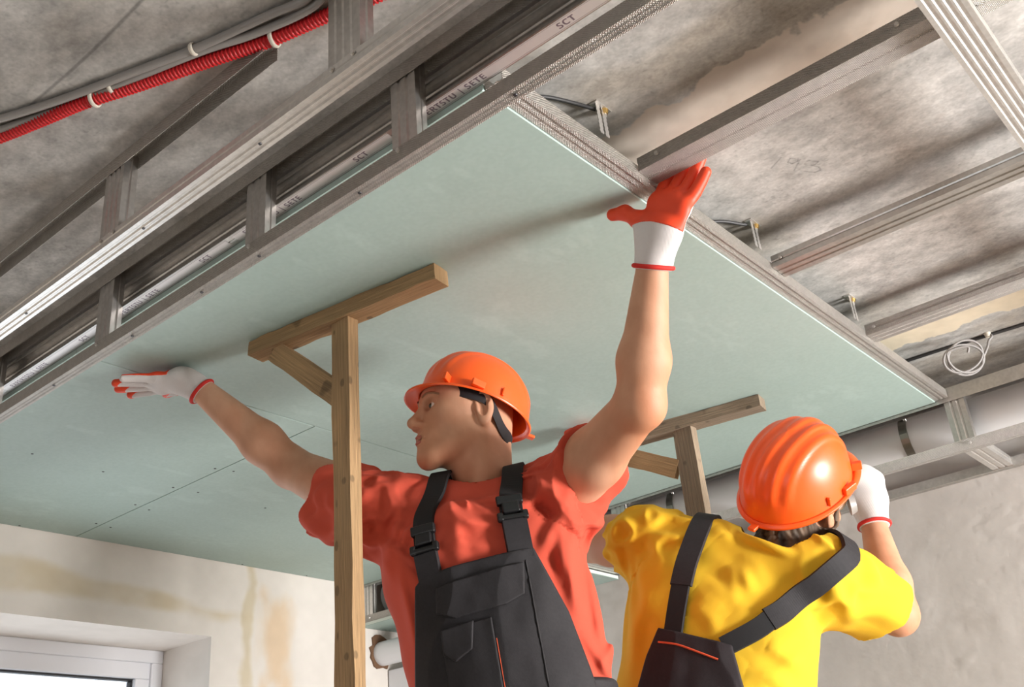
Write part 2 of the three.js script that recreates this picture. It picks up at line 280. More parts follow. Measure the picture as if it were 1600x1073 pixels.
// ------------------------------------------------------------------ bulkhead frames of zinc channel
const RZ0 = -3.195, RZ1 = 0.9;
function screwsOn(parent, list, n, r = 0.0045, mat = M.zincBright) { for (const [x, y, z] of list) part('screw', disc(V(x, y, z), n, r, 0.003), mat, parent); }
{
  const t = thing('bulkhead_frame', 'zinc ladder frame along the near edge of the green boards', 'metal frame', V(0.95, TOP, -1.2));
  const up = part('ceiling_channel', profile(UD(0.027, 0.028), 0.0012, V(0.9505, TOP, RZ0), V(0.9505, TOP, RZ1), DOWN), M.zincKnurl, t);
  const lo = part('bottom_channel', profile(UD(0.025, 0.027), 0.0012, V(0.9495, 0.984, RZ0), V(0.9495, 0.984, RZ1), UP), M.zincKnurl, t);
  for (const z of [-0.71, -1.04, -1.3, -1.47, -1.7, -2.0]) part('screw', disc(V(0.9495, 0.9835, z), DOWN, 0.0035, 0.0012), M.screw, lo);
  for (const z of [-0.45, -0.9245, -1.301, -1.8, -2.3, -2.8]) {
    const s = part('stud', profile(CD(0.055, 0.0235, 2), 0.0012, V(0.9395, 0.9855, z), V(0.9395, 1.1685, z), PX), M.zinc, t);
    screwsOn(s, [[0.9365, 1.004, z - 0.012]], MX);
  }
  const br = part('edge_profile', profile(CD(0.06, 0.027, 3), 0.0013, V(0.9895, 1.113, RZ0), V(0.9895, 1.113, RZ1), MX), M.zinc, t, 'sideways profile with stamped lettering');
  // stamped lettering along its lower flange
  const cv = document.createElement('canvas'); cv.width = 1024; cv.height = 64; const c = cv.getContext('2d');
  c.fillStyle = '#d9d4d2'; c.fillRect(0, 0, 1024, 64); c.strokeStyle = '#a9a2a2'; c.lineWidth = 3; for (const y of [6, 58]) { c.beginPath(); c.moveTo(0, y); c.lineTo(1024, y); c.stroke(); }
  c.fillStyle = '#7d6f78'; c.font = 'bold 46px sans-serif'; c.textBaseline = 'middle'; c.fillText('EXPERTSTU | SETE', 60, 33); c.fillText('SCT', 800, 33);
  const lt = new THREE.CanvasTexture(cv); lt.colorSpace = THREE.SRGBColorSpace;
  const lm = std(0xffffff, 0.42, { map: lt, metalness: 0.55 });
  for (let k = 0; k < 5; k++) {
    const z0 = -0.55 - k * 0.44, z1 = z0 - 0.42, y = 1.0826 + EYE, b = new THREE.BufferGeometry();
    b.setAttribute('position', new THREE.Float32BufferAttribute([0.9645, y, z1, 0.9875, y, z1, 0.9875, y, z0, 0.9645, y, z1, 0.9875, y, z0, 0.9645, y, z0], 3)); b.setAttribute('normal', new THREE.Float32BufferAttribute([0, -1, 0, 0, -1, 0, 0, -1, 0, 0, -1, 0, 0, -1, 0, 0, -1, 0], 3));
    b.setAttribute('uv', new THREE.Float32BufferAttribute([0, 1, 0, 0, 1, 0, 0, 1, 1, 0, 1, 1], 2)); part('stamped_lettering', b, lm, br);
  }
}
{
  const t = thing('bulkhead_frame', 'warm-tinted zinc frame hanging nearest the lens, left of the ladder frame', 'metal frame', V(0.76, TOP, -1.2));
  part('ceiling_channel', profile(UD(0.0285, 0.027), 0.0012, V(0.7598, TOP, RZ0), V(0.7598, TOP, -1.03), DOWN), M.zincKnurl, t);
  const lo = part('bottom_channel', profile(CD(0.032, 0.0235, 2), 0.0012, V(0.7615, 0.988, RZ0), V(0.7615, 0.988, RZ1), UP), M.zincBright, t);
  for (const z of [-1.05, -1.36, -1.75]) part('screw', disc(V(0.7615, 0.9875, z), DOWN, 0.003, 0.0012), M.screw, lo);
  for (const [z, w] of [[-1.447, 0.058], [-0.846, 0.066], [-2.05, 0.058], [-2.65, 0.058]]) {
    const s = part('stud', profile(CD(w, 0.026, 3), 0.0012, V(0.7475, 0.990, z), V(0.7475, 1.1685, z), PX), M.zinc, t);
    screwsOn(s, [[0.7445, 1.004, z - w * 0.33], [0.7445, 1.006, z + w * 0.33]], MX);
  }
}

// ------------------------------------------------------------------ open grid on the right
function gridRail(name, label, path, A, B, up, mat, group, screws = [], n = MX) {
  const t = thing(name, label, 'metal rail', A.clone(), group); part('channel', profile(path, 0.0012, A, B, up), mat, t); screwsOn(t, screws, n); return t;
}
gridRail('ceiling_rail', 'grey zinc rail along the cut edge of the green board, right side', UD(0.036, 0.024, 2), V(0.993, 1.0725, -0.7815), V(2.885, 1.0725, -0.7815), UP, M.zincKnurl, null);
gridRail('ceiling_rail', 'dimpled zinc rail above the raised orange glove, running to the upper right', CD(0.058, 0.0275, 1), V(1.389, YT, -0.762), V(1.389, YT, RZ1), UP, M.zincKnurl, 'open grid rails', [[1.358, 1.098, -0.28], [1.358, 1.098, -0.72]]);
gridRail('ceiling_rail', 'middle zinc rail of the open grid with pale worn patches', CD(0.058, 0.0275, 2), V(1.889, YT, -0.762), V(1.889, YT, RZ1), UP, M.zinc, 'open grid rails', [[1.858, 1.098, -0.74]]);
gridRail('ceiling_rail', 'zinc rail nearest the coiled cable in the open grid', CD(0.058, 0.0275, 2), V(2.368, YT, -0.762), V(2.368, YT, RZ1), UP, M.zincKnurl, 'open grid rails', [[2.338, 1.098, -0.74]]);
gridRail('ceiling_rail', 'bright zinc rail crossing under the others in the upper right corner', CD(0.057, 0.0265, 4), V(0.992, 1.0555, -0.2035), V(2.885, 1.0555, -0.2035), UP, M.zincBright, null);

// perforated hangers fixed to the slab with brass anchors
function hanger(label, x, z, lean) {
  const t = thing('perforated_hanger', label, 'hanger', V(x, TOP, z), 'perforated strap hangers');
  const w = 0.012, pts = []; const H = TOP - 1.108;
  for (const s of [-1, 1]) {                                         // the two perforated legs
    const sh = new THREE.Shape(), k = 7; sh.moveTo(-0.0045, 0); for (let i = 0; i < k; i++) { const y = H * (i + 0.5) / k; sh.lineTo(-0.0062, y); sh.lineTo(-0.0045, H * (i + 1) / k); } sh.lineTo(0.0045, H); for (let i = k - 1; i >= 0; i--) { const y = H * (i + 0.5) / k; sh.lineTo(0.0062, y); sh.lineTo(0.0045, H * i / k); }
    for (let i = 0; i < k; i++) { const h = new THREE.Path(); h.absarc(0, H * (i + 0.5) / k, 0.0024, 0, 6.3); sh.holes.push(h); }
    const g = new THREE.ExtrudeGeometry(sh, { depth: 0.0012, bevelEnabled: false, curveSegments: 6 }); g.rotateZ(lean); g.translate(x + s * 0.008, 1.108 + EYE, z + 0.001); part('strap', g, M.zincBright, t);
  }
  part('crosspiece', boxAt(x - 0.022, x + 0.022, TOP - 0.0022, TOP, z - 0.008, z + 0.008), M.zincBright, t);
  const a = part('anchor', disc(V(x + 0.01, TOP - 0.002, z), DOWN, 0.0085, 0.008), M.brass, t); part('anchor_pin', disc(V(x + 0.01, TOP - 0.010, z), DOWN, 0.0045, 0.008), M.zincBright, a);
}
hanger('perforated strap hanger with brass anchor above the board edge, near the raised glove', 1.262, -0.762, 0.06);
hanger('perforated strap hanger with brass anchor beside the middle grid rail', 1.805, -0.762, 0.02);
hanger('perforated strap hanger with brass anchor beside the rail by the coiled cable', 2.29, -0.762, 0.02);
// dark wire loops near the hangers
single('cable', tube([V(1.10, 1.14, -0.84), V(1.16, 1.163, -0.81), V(1.215, 1.166, -0.785), V(1.25, 1.16, -0.765)], 0.0035), M.darkCable, 'short dark wire loop beside the hanger near the raised glove', 'cable');
single('cable', tube([V(1.66, 1.13, -0.84), V(1.72, 1.155, -0.8), V(1.79, 1.163, -0.77)], 0.0035), M.darkCable, 'short dark wire loop beside the middle grid rail hanger', 'cable');

// ------------------------------------------------------------------ pipe chase along the right wall
{
  const t = thing('pipe_chase_frame', 'zinc box frame around the white pipe along the right wall', 'metal frame', V(2.9, YT, -1.0));
  part('top_channel', profile(UD(0.028, 0.04), 0.0012, V(2.904, 1.1015, RZ0), V(2.904, 1.1015, RZ1), DOWN), M.zinc, t);
  part('bottom_channel', profile(UD(0.024, 0.0285, 1), 0.0012, V(2.902, 0.9155, RZ0), V(2.902, 0.9155, RZ1), UP), M.zincKnurl, t);
  part('wall_channel', profile(UD(0.027, 0.026, 1), 0.0012, V(3.166, 0.9155, -2.12), V(3.166, 0.9155, RZ1), UP), M.zinc, t);
  for (const z of [-0.754, -1.908, -2.5, -3.16, 0.0]) { const s = part('stud', profile(CD(0.055, 0.023, 2), 0.0012, V(2.8935, 0.917, z), V(2.8935, 1.1, z), PX), M.zinc, t); screwsOn(s, [[2.8895, 0.931, z + 0.012]], MX); }
  for (const z of [-0.741, -2.1, -1.45, -0.05]) part('strut', profile(CD(0.057, 0.026, 2), 0.0012, V(2.915, 0.917, z), V(3.152, 0.917, z), UP), M.zincBright, t);
}
{
  const t = thing('plasterboard', 'pale green board strip closing the underside of the pipe box in the corner', 'plasterboard', V(3.03, 0.915, -2.66));
  part('face_paper', boxAt(2.885, 3.178, 0.9015, 0.903, -3.195, -2.13), M.board, t); part('gypsum_core', boxAt(2.8855, 3.1775, 0.903, 0.9145, -3.1945, -2.1305), M.gypsum, t);
}
{
  const t = thing('drain_pipe', 'fat pale grey drain pipe running inside the zinc box frame', 'pipe', V(3.02, 1.03, -1.0));
  const g = new THREE.CylinderGeometry(0.07, 0.07, 4.0, 40); g.rotateX(Math.PI / 2); g.translate(3.025, 1.03 + EYE, -1.15); part('pipe_barrel', g, M.pvc, t);
  const s = new THREE.CylinderGeometry(0.077, 0.077, 0.07, 40); s.rotateX(Math.PI / 2); s.translate(3.025, 1.03 + EYE, -2.2); part('pipe_socket', s, M.pvc, t);
  for (const z of [-0.93, -1.74]) {
    const pts = []; for (let k = 0; k <= 16; k++) { const a = Math.PI * (0.42 + k / 16 * 1.02); pts.push([Math.cos(a), Math.sin(a)]); }
    const pos = [], idx = []; pts.forEach(([cx, cy]) => { for (const [r, dz] of [[0.0705, -0.012], [0.0745, -0.012], [0.0745, 0.012], [0.0705, 0.012]]) pos.push(3.025 + cx * r, 1.03 + EYE + cy * r, z + dz); });
    for (let k = 0; k < 16; k++) for (let e = 0; e < 4; e++) { const a = k * 4 + e, b = k * 4 + (e + 1) % 4; idx.push(a, b, a + 4, b, b + 4, a + 4); }
    const cg = new THREE.BufferGeometry(); cg.setAttribute('position', new THREE.Float32BufferAttribute(pos, 3)); cg.setIndex(idx); const q = cg.toNonIndexed(); q.computeVertexNormals(); boxUV(q);
    const c = part('pipe_clamp', q, M.clamp, t); const bp = V(2.968, 1.082, z);
    part('clamp_bolt', mergeGeometries([disc(bp, new THREE.Vector3(-0.6, 0.8, 0), 0.008, 0.02), disc(bp.clone().add(new THREE.Vector3(0.008, -0.012, 0.009)), new THREE.Vector3(-0.6, 0.8, 0), 0.006, 0.026)]), M.zincBright, c);
  }
}
{
  const t = thing('drain_pipe', 'white pipe coming out of the ragged hole in the corner wall', 'pipe', V(2.995, 0.807, -3.0));
  const g = new THREE.CylinderGeometry(0.048, 0.048, 0.62, 32); g.rotateX(Math.PI / 2); g.translate(2.998, 0.807 + EYE, -2.93); part('pipe_barrel', g, M.pvcWhite, t);
}
{ // broken-out plaster around that pipe, dark mortar showing
  const sh = new THREE.Shape(); for (let k = 0; k < 22; k++) { const a = k / 22 * Math.PI * 2, r = 0.062 + 0.014 * vn(k * 0.9, 3) + (Math.sin(a) > 0.4 ? 0.008 : 0); k ? sh.lineTo(Math.cos(a) * r, Math.sin(a) * r) : sh.moveTo(r, 0); }
  const g = new THREE.ExtrudeGeometry(sh, { depth: 0.006, bevelEnabled: false }); g.translate(2.998, 0.807 + EYE, WZ + 0.0005); single('mortar_patch', g, std(col(112, 82, 60), 0.95), 'ragged brown mortar around the white pipe in the corner wall', 'mortar');
}
single('white_box', boxAt(3.03, 3.178, -0.4, 0.745, -3.195, -2.75, 0.004), M.pvcWhite, 'plain white casing standing under the corner pipe, behind the coral shirt', 'casing');

// ------------------------------------------------------------------ conduits and cables on the slab
{
  const t = thing('red_conduit', 'red corrugated conduit clipped to the concrete slab', 'conduit', V(0.65, TOP, -1.2));
  const P = [[0.47, -1.78], [0.53, -1.63], [0.575, -1.5], [0.6, -1.42], [0.625, -1.337], [0.66, -1.25], [0.714, -1.106], [0.748, -1.018], [0.776, -0.917], [0.803, -0.83], [0.83, -0.7]].map(([x, z]) => V(x, TOP - 0.0115, z));
  const c = new THREE.CatmullRomCurve3(P), N = 1500, R = 10, pos = [], idx = [], fr = c.computeFrenetFrames(N, false), L = c.getLength();
  for (let i = 0; i <= N; i++) { const p = c.getPointAt(i / N), r = 0.0102 + 0.0013 * Math.cos(i / N * L / 0.0068 * Math.PI * 2), B = new THREE.Vector3(0, 1, 0), S = new THREE.Vector3().crossVectors(c.getTangentAt(i / N), B).normalize(); for (let k = 0; k < R; k++) { const a = k / R * Math.PI * 2; pos.push(p.x + S.x * Math.cos(a) * r, p.y + Math.sin(a) * r, p.z + S.z * Math.cos(a) * r); } }
  for (let i = 0; i < N; i++) for (let k = 0; k < R; k++) { const a = i * R + k, b = i * R + (k + 1) % R; idx.push(a, b, a + R, b, b + R, a + R); }
  const g = new THREE.BufferGeometry(); g.setAttribute('position', new THREE.Float32BufferAttribute(pos, 3)); g.setIndex(idx); g.computeVertexNormals(); part('conduit_tube', g, M.redConduit, t);
  const clipAt = (u, r, parent, curve) => { const p = curve.getPointAt(u), q = curve.getTangentAt(u), g = new THREE.TorusGeometry(r, 0.0022, 6, 20); g.scale(1, 1, 1.7); g.applyQuaternion(new THREE.Quaternion().setFromUnitVectors(PZ, q)); g.translate(p.x, p.y, p.z); part('cable_clip', g, M.clip, parent); };
  for (const u of [0.18, 0.43, 0.72, 0.93]) clipAt(u, 0.0128, t, c);
  const cab = (label, pts, us) => { const g2 = thing('grey_cable', label, 'cable', V(0.6, TOP, -1.2), 'grey cables beside the red conduit'); const cu = new THREE.CatmullRomCurve3(pts.map(([x, z, y = TOP - 0.008]) => V(x, y, z))); part('cable_jacket', new THREE.TubeGeometry(cu, 120, 0.0068, 10), M.greyConduit, g2); for (const u of us) clipAt(u, 0.0088, g2, cu); };
  cab('grey cable clipped farther from the red conduit', [[0.44, -1.72], [0.50, -1.57], [0.555, -1.462], [0.6, -1.352], [0.645, -1.22], [0.685, -1.1], [0.715, -0.985], [0.735, -0.905], [0.742, -0.887, TOP + 0.02]], [0.1, 0.72]);
  cab('grey cable lying right against the red conduit', [[0.45, -1.76], [0.515, -1.62], [0.562, -1.505], [0.61, -1.375], [0.655, -1.225], [0.695, -1.1], [0.727, -1.02], [0.752, -0.908], [0.757, -0.888, TOP + 0.02]], [0.28, 0.55]);
}
single('cable', tube([[2.76, -0.9], [2.766, -0.8], [2.772, -0.7], [2.782, -0.6], [2.79, -0.52], [2.8, -0.4], [2.82, 0.2]].map(([x, z]) => V(x, TOP - 0.005, z)), 0.0045), M.darkCable, 'straight dark cable fixed to the slab above the cable coil', 'cable');
{
  const t = thing('cable_coil', 'loose grey coil of cable hanging from the slab, upper right', 'cable coil', V(2.78, TOP, -0.59));
  const e1 = [0.64, -0.05, 0.76], e2 = [-0.36, 0.88, 0.3], C = [2.722, 1.102, -0.652], on = (a, r, k = 0) => V(C[0] + r * (e1[0] * Math.cos(a) + e2[0] * Math.sin(a)) - 0.9 * k, C[1] + r * (e1[1] * Math.cos(a) + e2[1] * Math.sin(a)) * 0.8 - 0.3 * k, C[2] + r * (e1[2] * Math.cos(a) + e2[2] * Math.sin(a)));
  const P = [V(2.776, 1.166, -0.592), V(2.776, 1.158, -0.582), V(2.77, 1.145, -0.592), V(2.76, 1.125, -0.598)];
  for (let k = 0; k <= 40; k++) { const a = -k / 40 * Math.PI * 2 * 2.55 - 0.1, r = 0.05 + 0.007 * Math.sin(k * 0.63) - 0.004 * (k / 40); P.push(on(a, r, 0.009 * Math.sin(k * 0.39) + 0.004 * k / 40)); }
  P.push(on(1.2, 0.035, 0.01), on(0.9, 0.02, 0.012));
  part('cable_loops', tube(P, 0.0033, 8, false, 5), M.greyCable, t); part('cable_clip', disc(V(2.777, TOP, -0.592), DOWN, 0.009, 0.012), M.clip, t);
}

// ------------------------------------------------------------------ wooden T props holding the board up
function stick(a, b, w, d, side, mat, name, parent, seed) {         // rough-sawn batten from a to b, w along `side`
  const D = b.clone().sub(a), L = D.length(); D.normalize(); const S = side.clone().addScaledVector(D, -side.dot(D)).normalize(), N = new THREE.Vector3().crossVectors(S, D);
  const g = new RoundedBoxGeometry(w, L, d, 1, Math.min(w, d) * 0.08); const g1 = new THREE.BoxGeometry(w, L, d, 2, 26, 2); g.dispose();
  const p = g1.attributes.position; for (let i = 0; i < p.count; i++) { const x = p.getX(i), y = p.getY(i), z = p.getZ(i), e = (Math.abs(x) > w * 0.4 && Math.abs(z) > d * 0.4) ? 0.0022 : 0.0009; p.setX(i, x + e * vn(y * 26 + seed, x * 90, z * 90)); p.setZ(i, z + e * vn(y * 26 + seed + 50, z * 90, x * 90)); }
  g1.computeVertexNormals(); const uvs = boxUV(g1), q = uvs.attributes.position, uv = uvs.attributes.uv, n = uvs.attributes.normal;
  for (let i = 0; i < q.count; i++) uv.setXY(i, q.getY(i) + seed * 0.37, (Math.abs(n.getX(i)) > 0.5 ? q.getZ(i) : q.getX(i) + 0.05) + seed * 0.113);
  uvs.applyMatrix4(new THREE.Matrix4().makeBasis(S, D, N).setPosition(a.clone().add(b).multiplyScalar(0.5))); return part(name, uvs, mat, parent);
}
{
  const t = thing('wooden_prop', 'tall wooden T prop standing in front of the worker in the coral shirt', 'prop', new THREE.Vector3(1.29, 0, -1.45));
  const ax = V(1.2525, 1.052, -1.716), bx = V(1.3185, 1.052, -1.212);
  stick(ax, bx, 0.045, 0.034, new THREE.Vector3(1, 0, -0.13), M.wood, 'crossbar', t, 1.3);
  stick(V(1.287, 1.035, -1.462), new THREE.Vector3(1.297, 0.0, -1.443), 0.028, 0.05, PX, M.wood, 'post', t, 4.1);
  stick(V(1.264, 1.032, -1.655), V(1.289, 0.868, -1.47), 0.026, 0.046, PX, M.wood, 'brace', t, 7.7);
}
{
  const t = thing('wooden_prop', 'grey weathered wooden T prop behind the raised arm, under the far end of the board', 'prop', new THREE.Vector3(2.4, 0, -1.33));
  stick(V(2.35, 1.053, -1.68), V(2.443, 1.053, -1.11), 0.05, 0.033, new THREE.Vector3(1, 0, -0.15), M.woodGrey, 'crossbar', t, 2.2);
  stick(V(2.405, 1.036, -1.335), new THREE.Vector3(2.40, 0.0, -1.31), 0.03, 0.058, PX, M.woodGrey, 'post', t, 5.9);
  stick(V(2.36, 1.034, -1.57), V(2.4, 0.93, -1.37), 0.028, 0.05, PX, M.wood, 'brace', t, 9.4);
}
{ // trestle platform the two workers stand on, below the picture
  const t = thing('work_platform', 'plank work platform under the two workers', 'platform', new THREE.Vector3(1.85, 0, -1.15));
  for (let k = 0; k < 5; k++) part('plank', boxUV(new THREE.BoxGeometry(0.166, 0.04, 1.6).translate(1.45 + k * 0.17, 0.74, -1.2)), M.woodGrey, t);
  for (const x of [1.42, 2.08]) for (const z of [-1.9, -0.5]) part('leg', boxUV(new THREE.BoxGeometry(0.06, 0.72, 0.06).translate(x, 0.36, z)), M.wood, t);
  for (const z of [-1.9, -0.5]) part('bearer', boxUV(new THREE.BoxGeometry(0.8, 0.05, 0.05).translate(1.78, 0.695, z)), M.wood, t);
}

// ------------------------------------------------------------------ distance fields and their meshes, for people and gloves
const smin = (a, b, k) => { const h = Math.max(k - Math.abs(a - b), 0) / k; return Math.min(a, b) - h * h * k * 0.25; };
const smax = (a, b, k) => -smin(-a, -b, k);
function cone(A, B, r0, r1) {                                       // tapered capsule
  const [ax, ay, az] = A, dx = B[0] - ax, dy = B[1] - ay, dz = B[2] - az, ll = 1 / (dx * dx + dy * dy + dz * dz), dr = r1 - r0;
  return (x, y, z) => { const px = x - ax, py = y - ay, pz = z - az; let t = (px * dx + py * dy + pz * dz) * ll; t = t < 0 ? 0 : t > 1 ? 1 : t; const qx = px - t * dx, qy = py - t * dy, qz = pz - t * dz; return Math.sqrt(qx * qx + qy * qy + qz * qz) - (r0 + dr * t); };
}
function ell(C, R) {
  const [cx, cy, cz] = C, [a, b, c] = R.map(r => 1 / r);
  return (x, y, z) => { const X = (x - cx) * a, Y = (y - cy) * b, Z = (z - cz) * c, k0 = Math.sqrt(X * X + Y * Y + Z * Z), k1 = Math.sqrt(X * X * a * a + Y * Y * b * b + Z * Z * c * c) + 1e-9; return k0 * (k0 - 1) / k1; };
}
function frame(o, X, Y, Z) { return { o, X, Y, Z, loc: (x, y, z) => { const dx = x - o[0], dy = y - o[1], dz = z - o[2]; return [dx * X[0] + dy * X[1] + dz * X[2], dx * Y[0] + dy * Y[1] + dz * Y[2], dx * Z[0] + dy * Z[1] + dz * Z[2]]; }, world: (a, b, c) => [o[0] + X[0] * a + Y[0] * b + Z[0] * c, o[1] + X[1] * a + Y[1] * b + Z[1] * c, o[2] + X[2] * a + Y[2] * b + Z[2] * c] }; }
const vsub = (a, b) => [a[0] - b[0], a[1] - b[1], a[2] - b[2]], vadd = (a, b, s = 1) => [a[0] + b[0] * s, a[1] + b[1] * s, a[2] + b[2] * s], vlerp = (a, b, t) => a.map((q, i) => mix(q, b[i], t));
const dot3 = (a, b) => a[0] * b[0] + a[1] * b[1] + a[2] * b[2], norm3 = a => { const l = Math.hypot(...a); return a.map(q => q / l); }, cross3 = (a, b) => [a[1] * b[2] - a[2] * b[1], a[2] * b[0] - a[0] * b[2], a[0] * b[1] - a[1] * b[0]];
function netMesh(f, lo, hi, h) {                                    // surface nets; f in lens-relative metres, mesh in world metres
  const nx = Math.ceil((hi[0] - lo[0]) / h) + 1, ny = Math.ceil((hi[1] - lo[1]) / h) + 1, nz = Math.ceil((hi[2] - lo[2]) / h) + 1, val = new Float32Array(nx * ny * nz);
  // coarse pass skips blocks that lie far from the surface
  const S = 4; for (let k = 0; k < nz; k += S) for (let j = 0; j < ny; j += S) for (let i = 0; i < nx; i += S) {
    const c = f(lo[0] + (i + 1.5) * h, lo[1] + (j + 1.5) * h, lo[2] + (k + 1.5) * h), far = Math.abs(c) > h * 7.5;
    for (let c2 = k; c2 < Math.min(nz, k + S); c2++) for (let b = j; b < Math.min(ny, j + S); b++) for (let a = i; a < Math.min(nx, i + S); a++) val[(c2 * ny + b) * nx + a] = far ? c : f(lo[0] + a * h, lo[1] + b * h, lo[2] + c2 * h);
  }
  const vid = new Int32Array(nx * ny * nz).fill(-1), pos = [], idx = [], E = [[0, 1], [0, 2], [0, 4], [1, 3], [1, 5], [2, 3], [2, 6], [3, 7], [4, 5], [4, 6], [5, 7], [6, 7]], v = new Float64Array(8);
  for (let k = 0; k < nz - 1; k++) for (let j = 0; j < ny - 1; j++) for (let i = 0; i < nx - 1; i++) {
    const o = (k * ny + j) * nx + i; let m = 0;
    for (let c = 0; c < 8; c++) { v[c] = val[o + (c & 1) + ((c >> 1) & 1) * nx + (c >> 2) * nx * ny]; if (v[c] < 0) m |= 1 << c; }
    if (m === 0 || m === 255) continue;
    let n = 0, X = 0, Y = 0, Z = 0; for (const [a, b] of E) { if ((v[a] < 0) === (v[b] < 0)) continue; const t = v[a] / (v[a] - v[b]); X += mix(a & 1, b & 1, t); Y += mix((a >> 1) & 1, (b >> 1) & 1, t); Z += mix(a >> 2, b >> 2, t); n++; }
    vid[o] = pos.length / 3; pos.push(lo[0] + (i + X / n) * h, lo[1] + (j + Y / n) * h, lo[2] + (k + Z / n) * h);
  }
  const quad = (a, b, c, d, flip) => { if (a < 0 || b < 0 || c < 0 || d < 0) return; flip ? idx.push(a, b, c, a, c, d) : idx.push(a, c, b, a, d, c); };
  for (let k = 1; k < nz - 1; k++) for (let j = 1; j < ny - 1; j++) for (let i = 1; i < nx - 1; i++) {
    const o = (k * ny + j) * nx + i, s = val[o] < 0;
    if (s !== (val[o + 1] < 0)) quad(vid[o], vid[o - nx], vid[o - nx - nx * ny], vid[o - nx * ny], s ? 1 : 0);
    if (s !== (val[o + nx] < 0)) quad(vid[o], vid[o - nx * ny], vid[o - nx * ny - 1], vid[o - 1], s ? 1 : 0);
    if (s !== (val[o + nx * ny] < 0)) quad(vid[o], vid[o - 1], vid[o - 1 - nx], vid[o - nx], s ? 1 : 0);
  }
  const N = pos.length / 3, nor = new Float32Array(N * 3), P = new Float32Array(N * 3), e = h * 0.45;
  for (let i = 0; i < N; i++) {
    let x = pos[3 * i], y = pos[3 * i + 1], z = pos[3 * i + 2], gx, gy, gz, l;
    const grad = () => { gx = f(x + e, y, z) - f(x - e, y, z); gy = f(x, y + e, z) - f(x, y - e, z); gz = f(x, y, z + e) - f(x, y, z - e); l = Math.hypot(gx, gy, gz) || 1; };
    grad(); const d = clamp(f(x, y, z), -h * 0.5, h * 0.5); x -= gx / l * d; y -= gy / l * d; z -= gz / l * d; grad();
    P[3 * i] = x; P[3 * i + 1] = y + EYE; P[3 * i + 2] = z; nor[3 * i] = gx / l; nor[3 * i + 1] = gy / l; nor[3 * i + 2] = gz / l;
  }
  const g = new THREE.BufferGeometry(), uv = new Float32Array(N * 2); for (let i = 0; i < N; i++) { uv[2 * i] = P[3 * i] * 0.75 + P[3 * i + 2]; uv[2 * i + 1] = P[3 * i + 1] + 0.3 * P[3 * i]; }
  g.setAttribute('position', new THREE.BufferAttribute(P, 3)); g.setAttribute('normal', new THREE.BufferAttribute(nor, 3)); g.setAttribute('uv', new THREE.BufferAttribute(uv, 2)); g.setIndex(idx); return g;
}
function project(f, p, lift = 0, it = 12) { let [x, y, z] = p; const e = 0.003; for (let i = 0; i < it; i++) { const d = f(x, y, z) - lift, g = norm3([f(x + e, y, z) - f(x - e, y, z), f(x, y + e, z) - f(x, y - e, z), f(x, y, z + e) - f(x, y, z - e)]); x -= g[0] * d * 0.8; y -= g[1] * d * 0.8; z -= g[2] * d * 0.8; } return [x, y, z]; }
const gradAt = (f, p) => { const e = 0.006, [x, y, z] = p; return norm3([f(x + e, y, z) - f(x - e, y, z), f(x, y + e, z) - f(x, y - e, z), f(x, y, z + e) - f(x, y, z - e)]); };
function ribbon(f, pts, w, t, lift, n = 60) {                       // cloth band lying on the surface f, centre line through pts
  const c = new THREE.CatmullRomCurve3(pts.map(p => new THREE.Vector3(...p))), pos = [], idx = [], W = typeof w === 'function' ? w : () => w;
  let C = []; for (let i = 0; i <= n; i++) { const p = c.getPointAt(i / n); C.push(project(f, [p.x, p.y, p.z], lift)); }
  for (let i = 0; i <= n; i++) {
    const p = C[i], T = norm3(vsub(C[Math.min(n, i + 1)], C[Math.max(0, i - 1)])), N0 = gradAt(f, p), S = norm3(cross3(T, N0)), N = norm3(cross3(S, T)), hw = W(i / n) / 2;
    for (const [a, b] of [[-1, 0], [-0.92, 1], [0.92, 1], [1, 0]]) { const q0 = vadd(p, S, a * hw), q = vadd(b ? q0 : project(f, q0, lift * 0.5, 3), N, b * t); pos.push(q[0], q[1] + EYE, q[2]); }
  }
  for (let i = 0; i < n; i++) for (let e = 0; e < 4; e++) { const a = i * 4 + e, b = i * 4 + (e + 1) % 4; idx.push(a, a + 4, b, b, a + 4, b + 4); }
  idx.push(0, 1, 2, 0, 2, 3, n * 4, n * 4 + 2, n * 4 + 1, n * 4, n * 4 + 3, n * 4 + 2);
  const g = new THREE.BufferGeometry(); g.setAttribute('position', new THREE.Float32BufferAttribute(pos, 3)); g.setIndex(idx); const q = g.toNonIndexed(); q.computeVertexNormals(); return boxUV(q);
}

// ------------------------------------------------------------------ skin, cloth, plastic
const weave = tex(64, 64, (u, v) => { const n = 0.5 + 0.25 * Math.sin(u * 50.3) * Math.sin(v * 50.3) + 0.2 * vn(u * 30, v * 30, 3); return [n, n, n]; }, false, 'tile'); weave.repeat.set(1 / 0.02, 1 / 0.02);
const knit = tex(64, 64, (u, v) => { const n = 0.5 + 0.4 * Math.sin(u * 6.283 * 6) * (0.75 + 0.25 * Math.sin(v * 6.283 * 8)); return [n, n, n]; }, false, 'tile'); knit.repeat.set(1 / 0.016, 1 / 0.016);
const skinTex = tex(256, 256, (u, v) => { const n = 0.05 * fbm(u * 10, v * 10, 2, 4), b = 0.06 * fbm(u * 4, v * 4, 12, 3); return [0.79 + n, 0.575 + n - b, 0.45 + n - b * 1.3]; }); skinTex.repeat.set(1 / 0.3, 1 / 0.3);
const skinBump = tex(256, 256, (u, v) => { const n = 0.5 + 0.4 * fbm(u * 40, v * 40, 5, 3); return [n, n, n]; }, false); skinBump.repeat.set(1 / 0.08, 1 / 0.08);
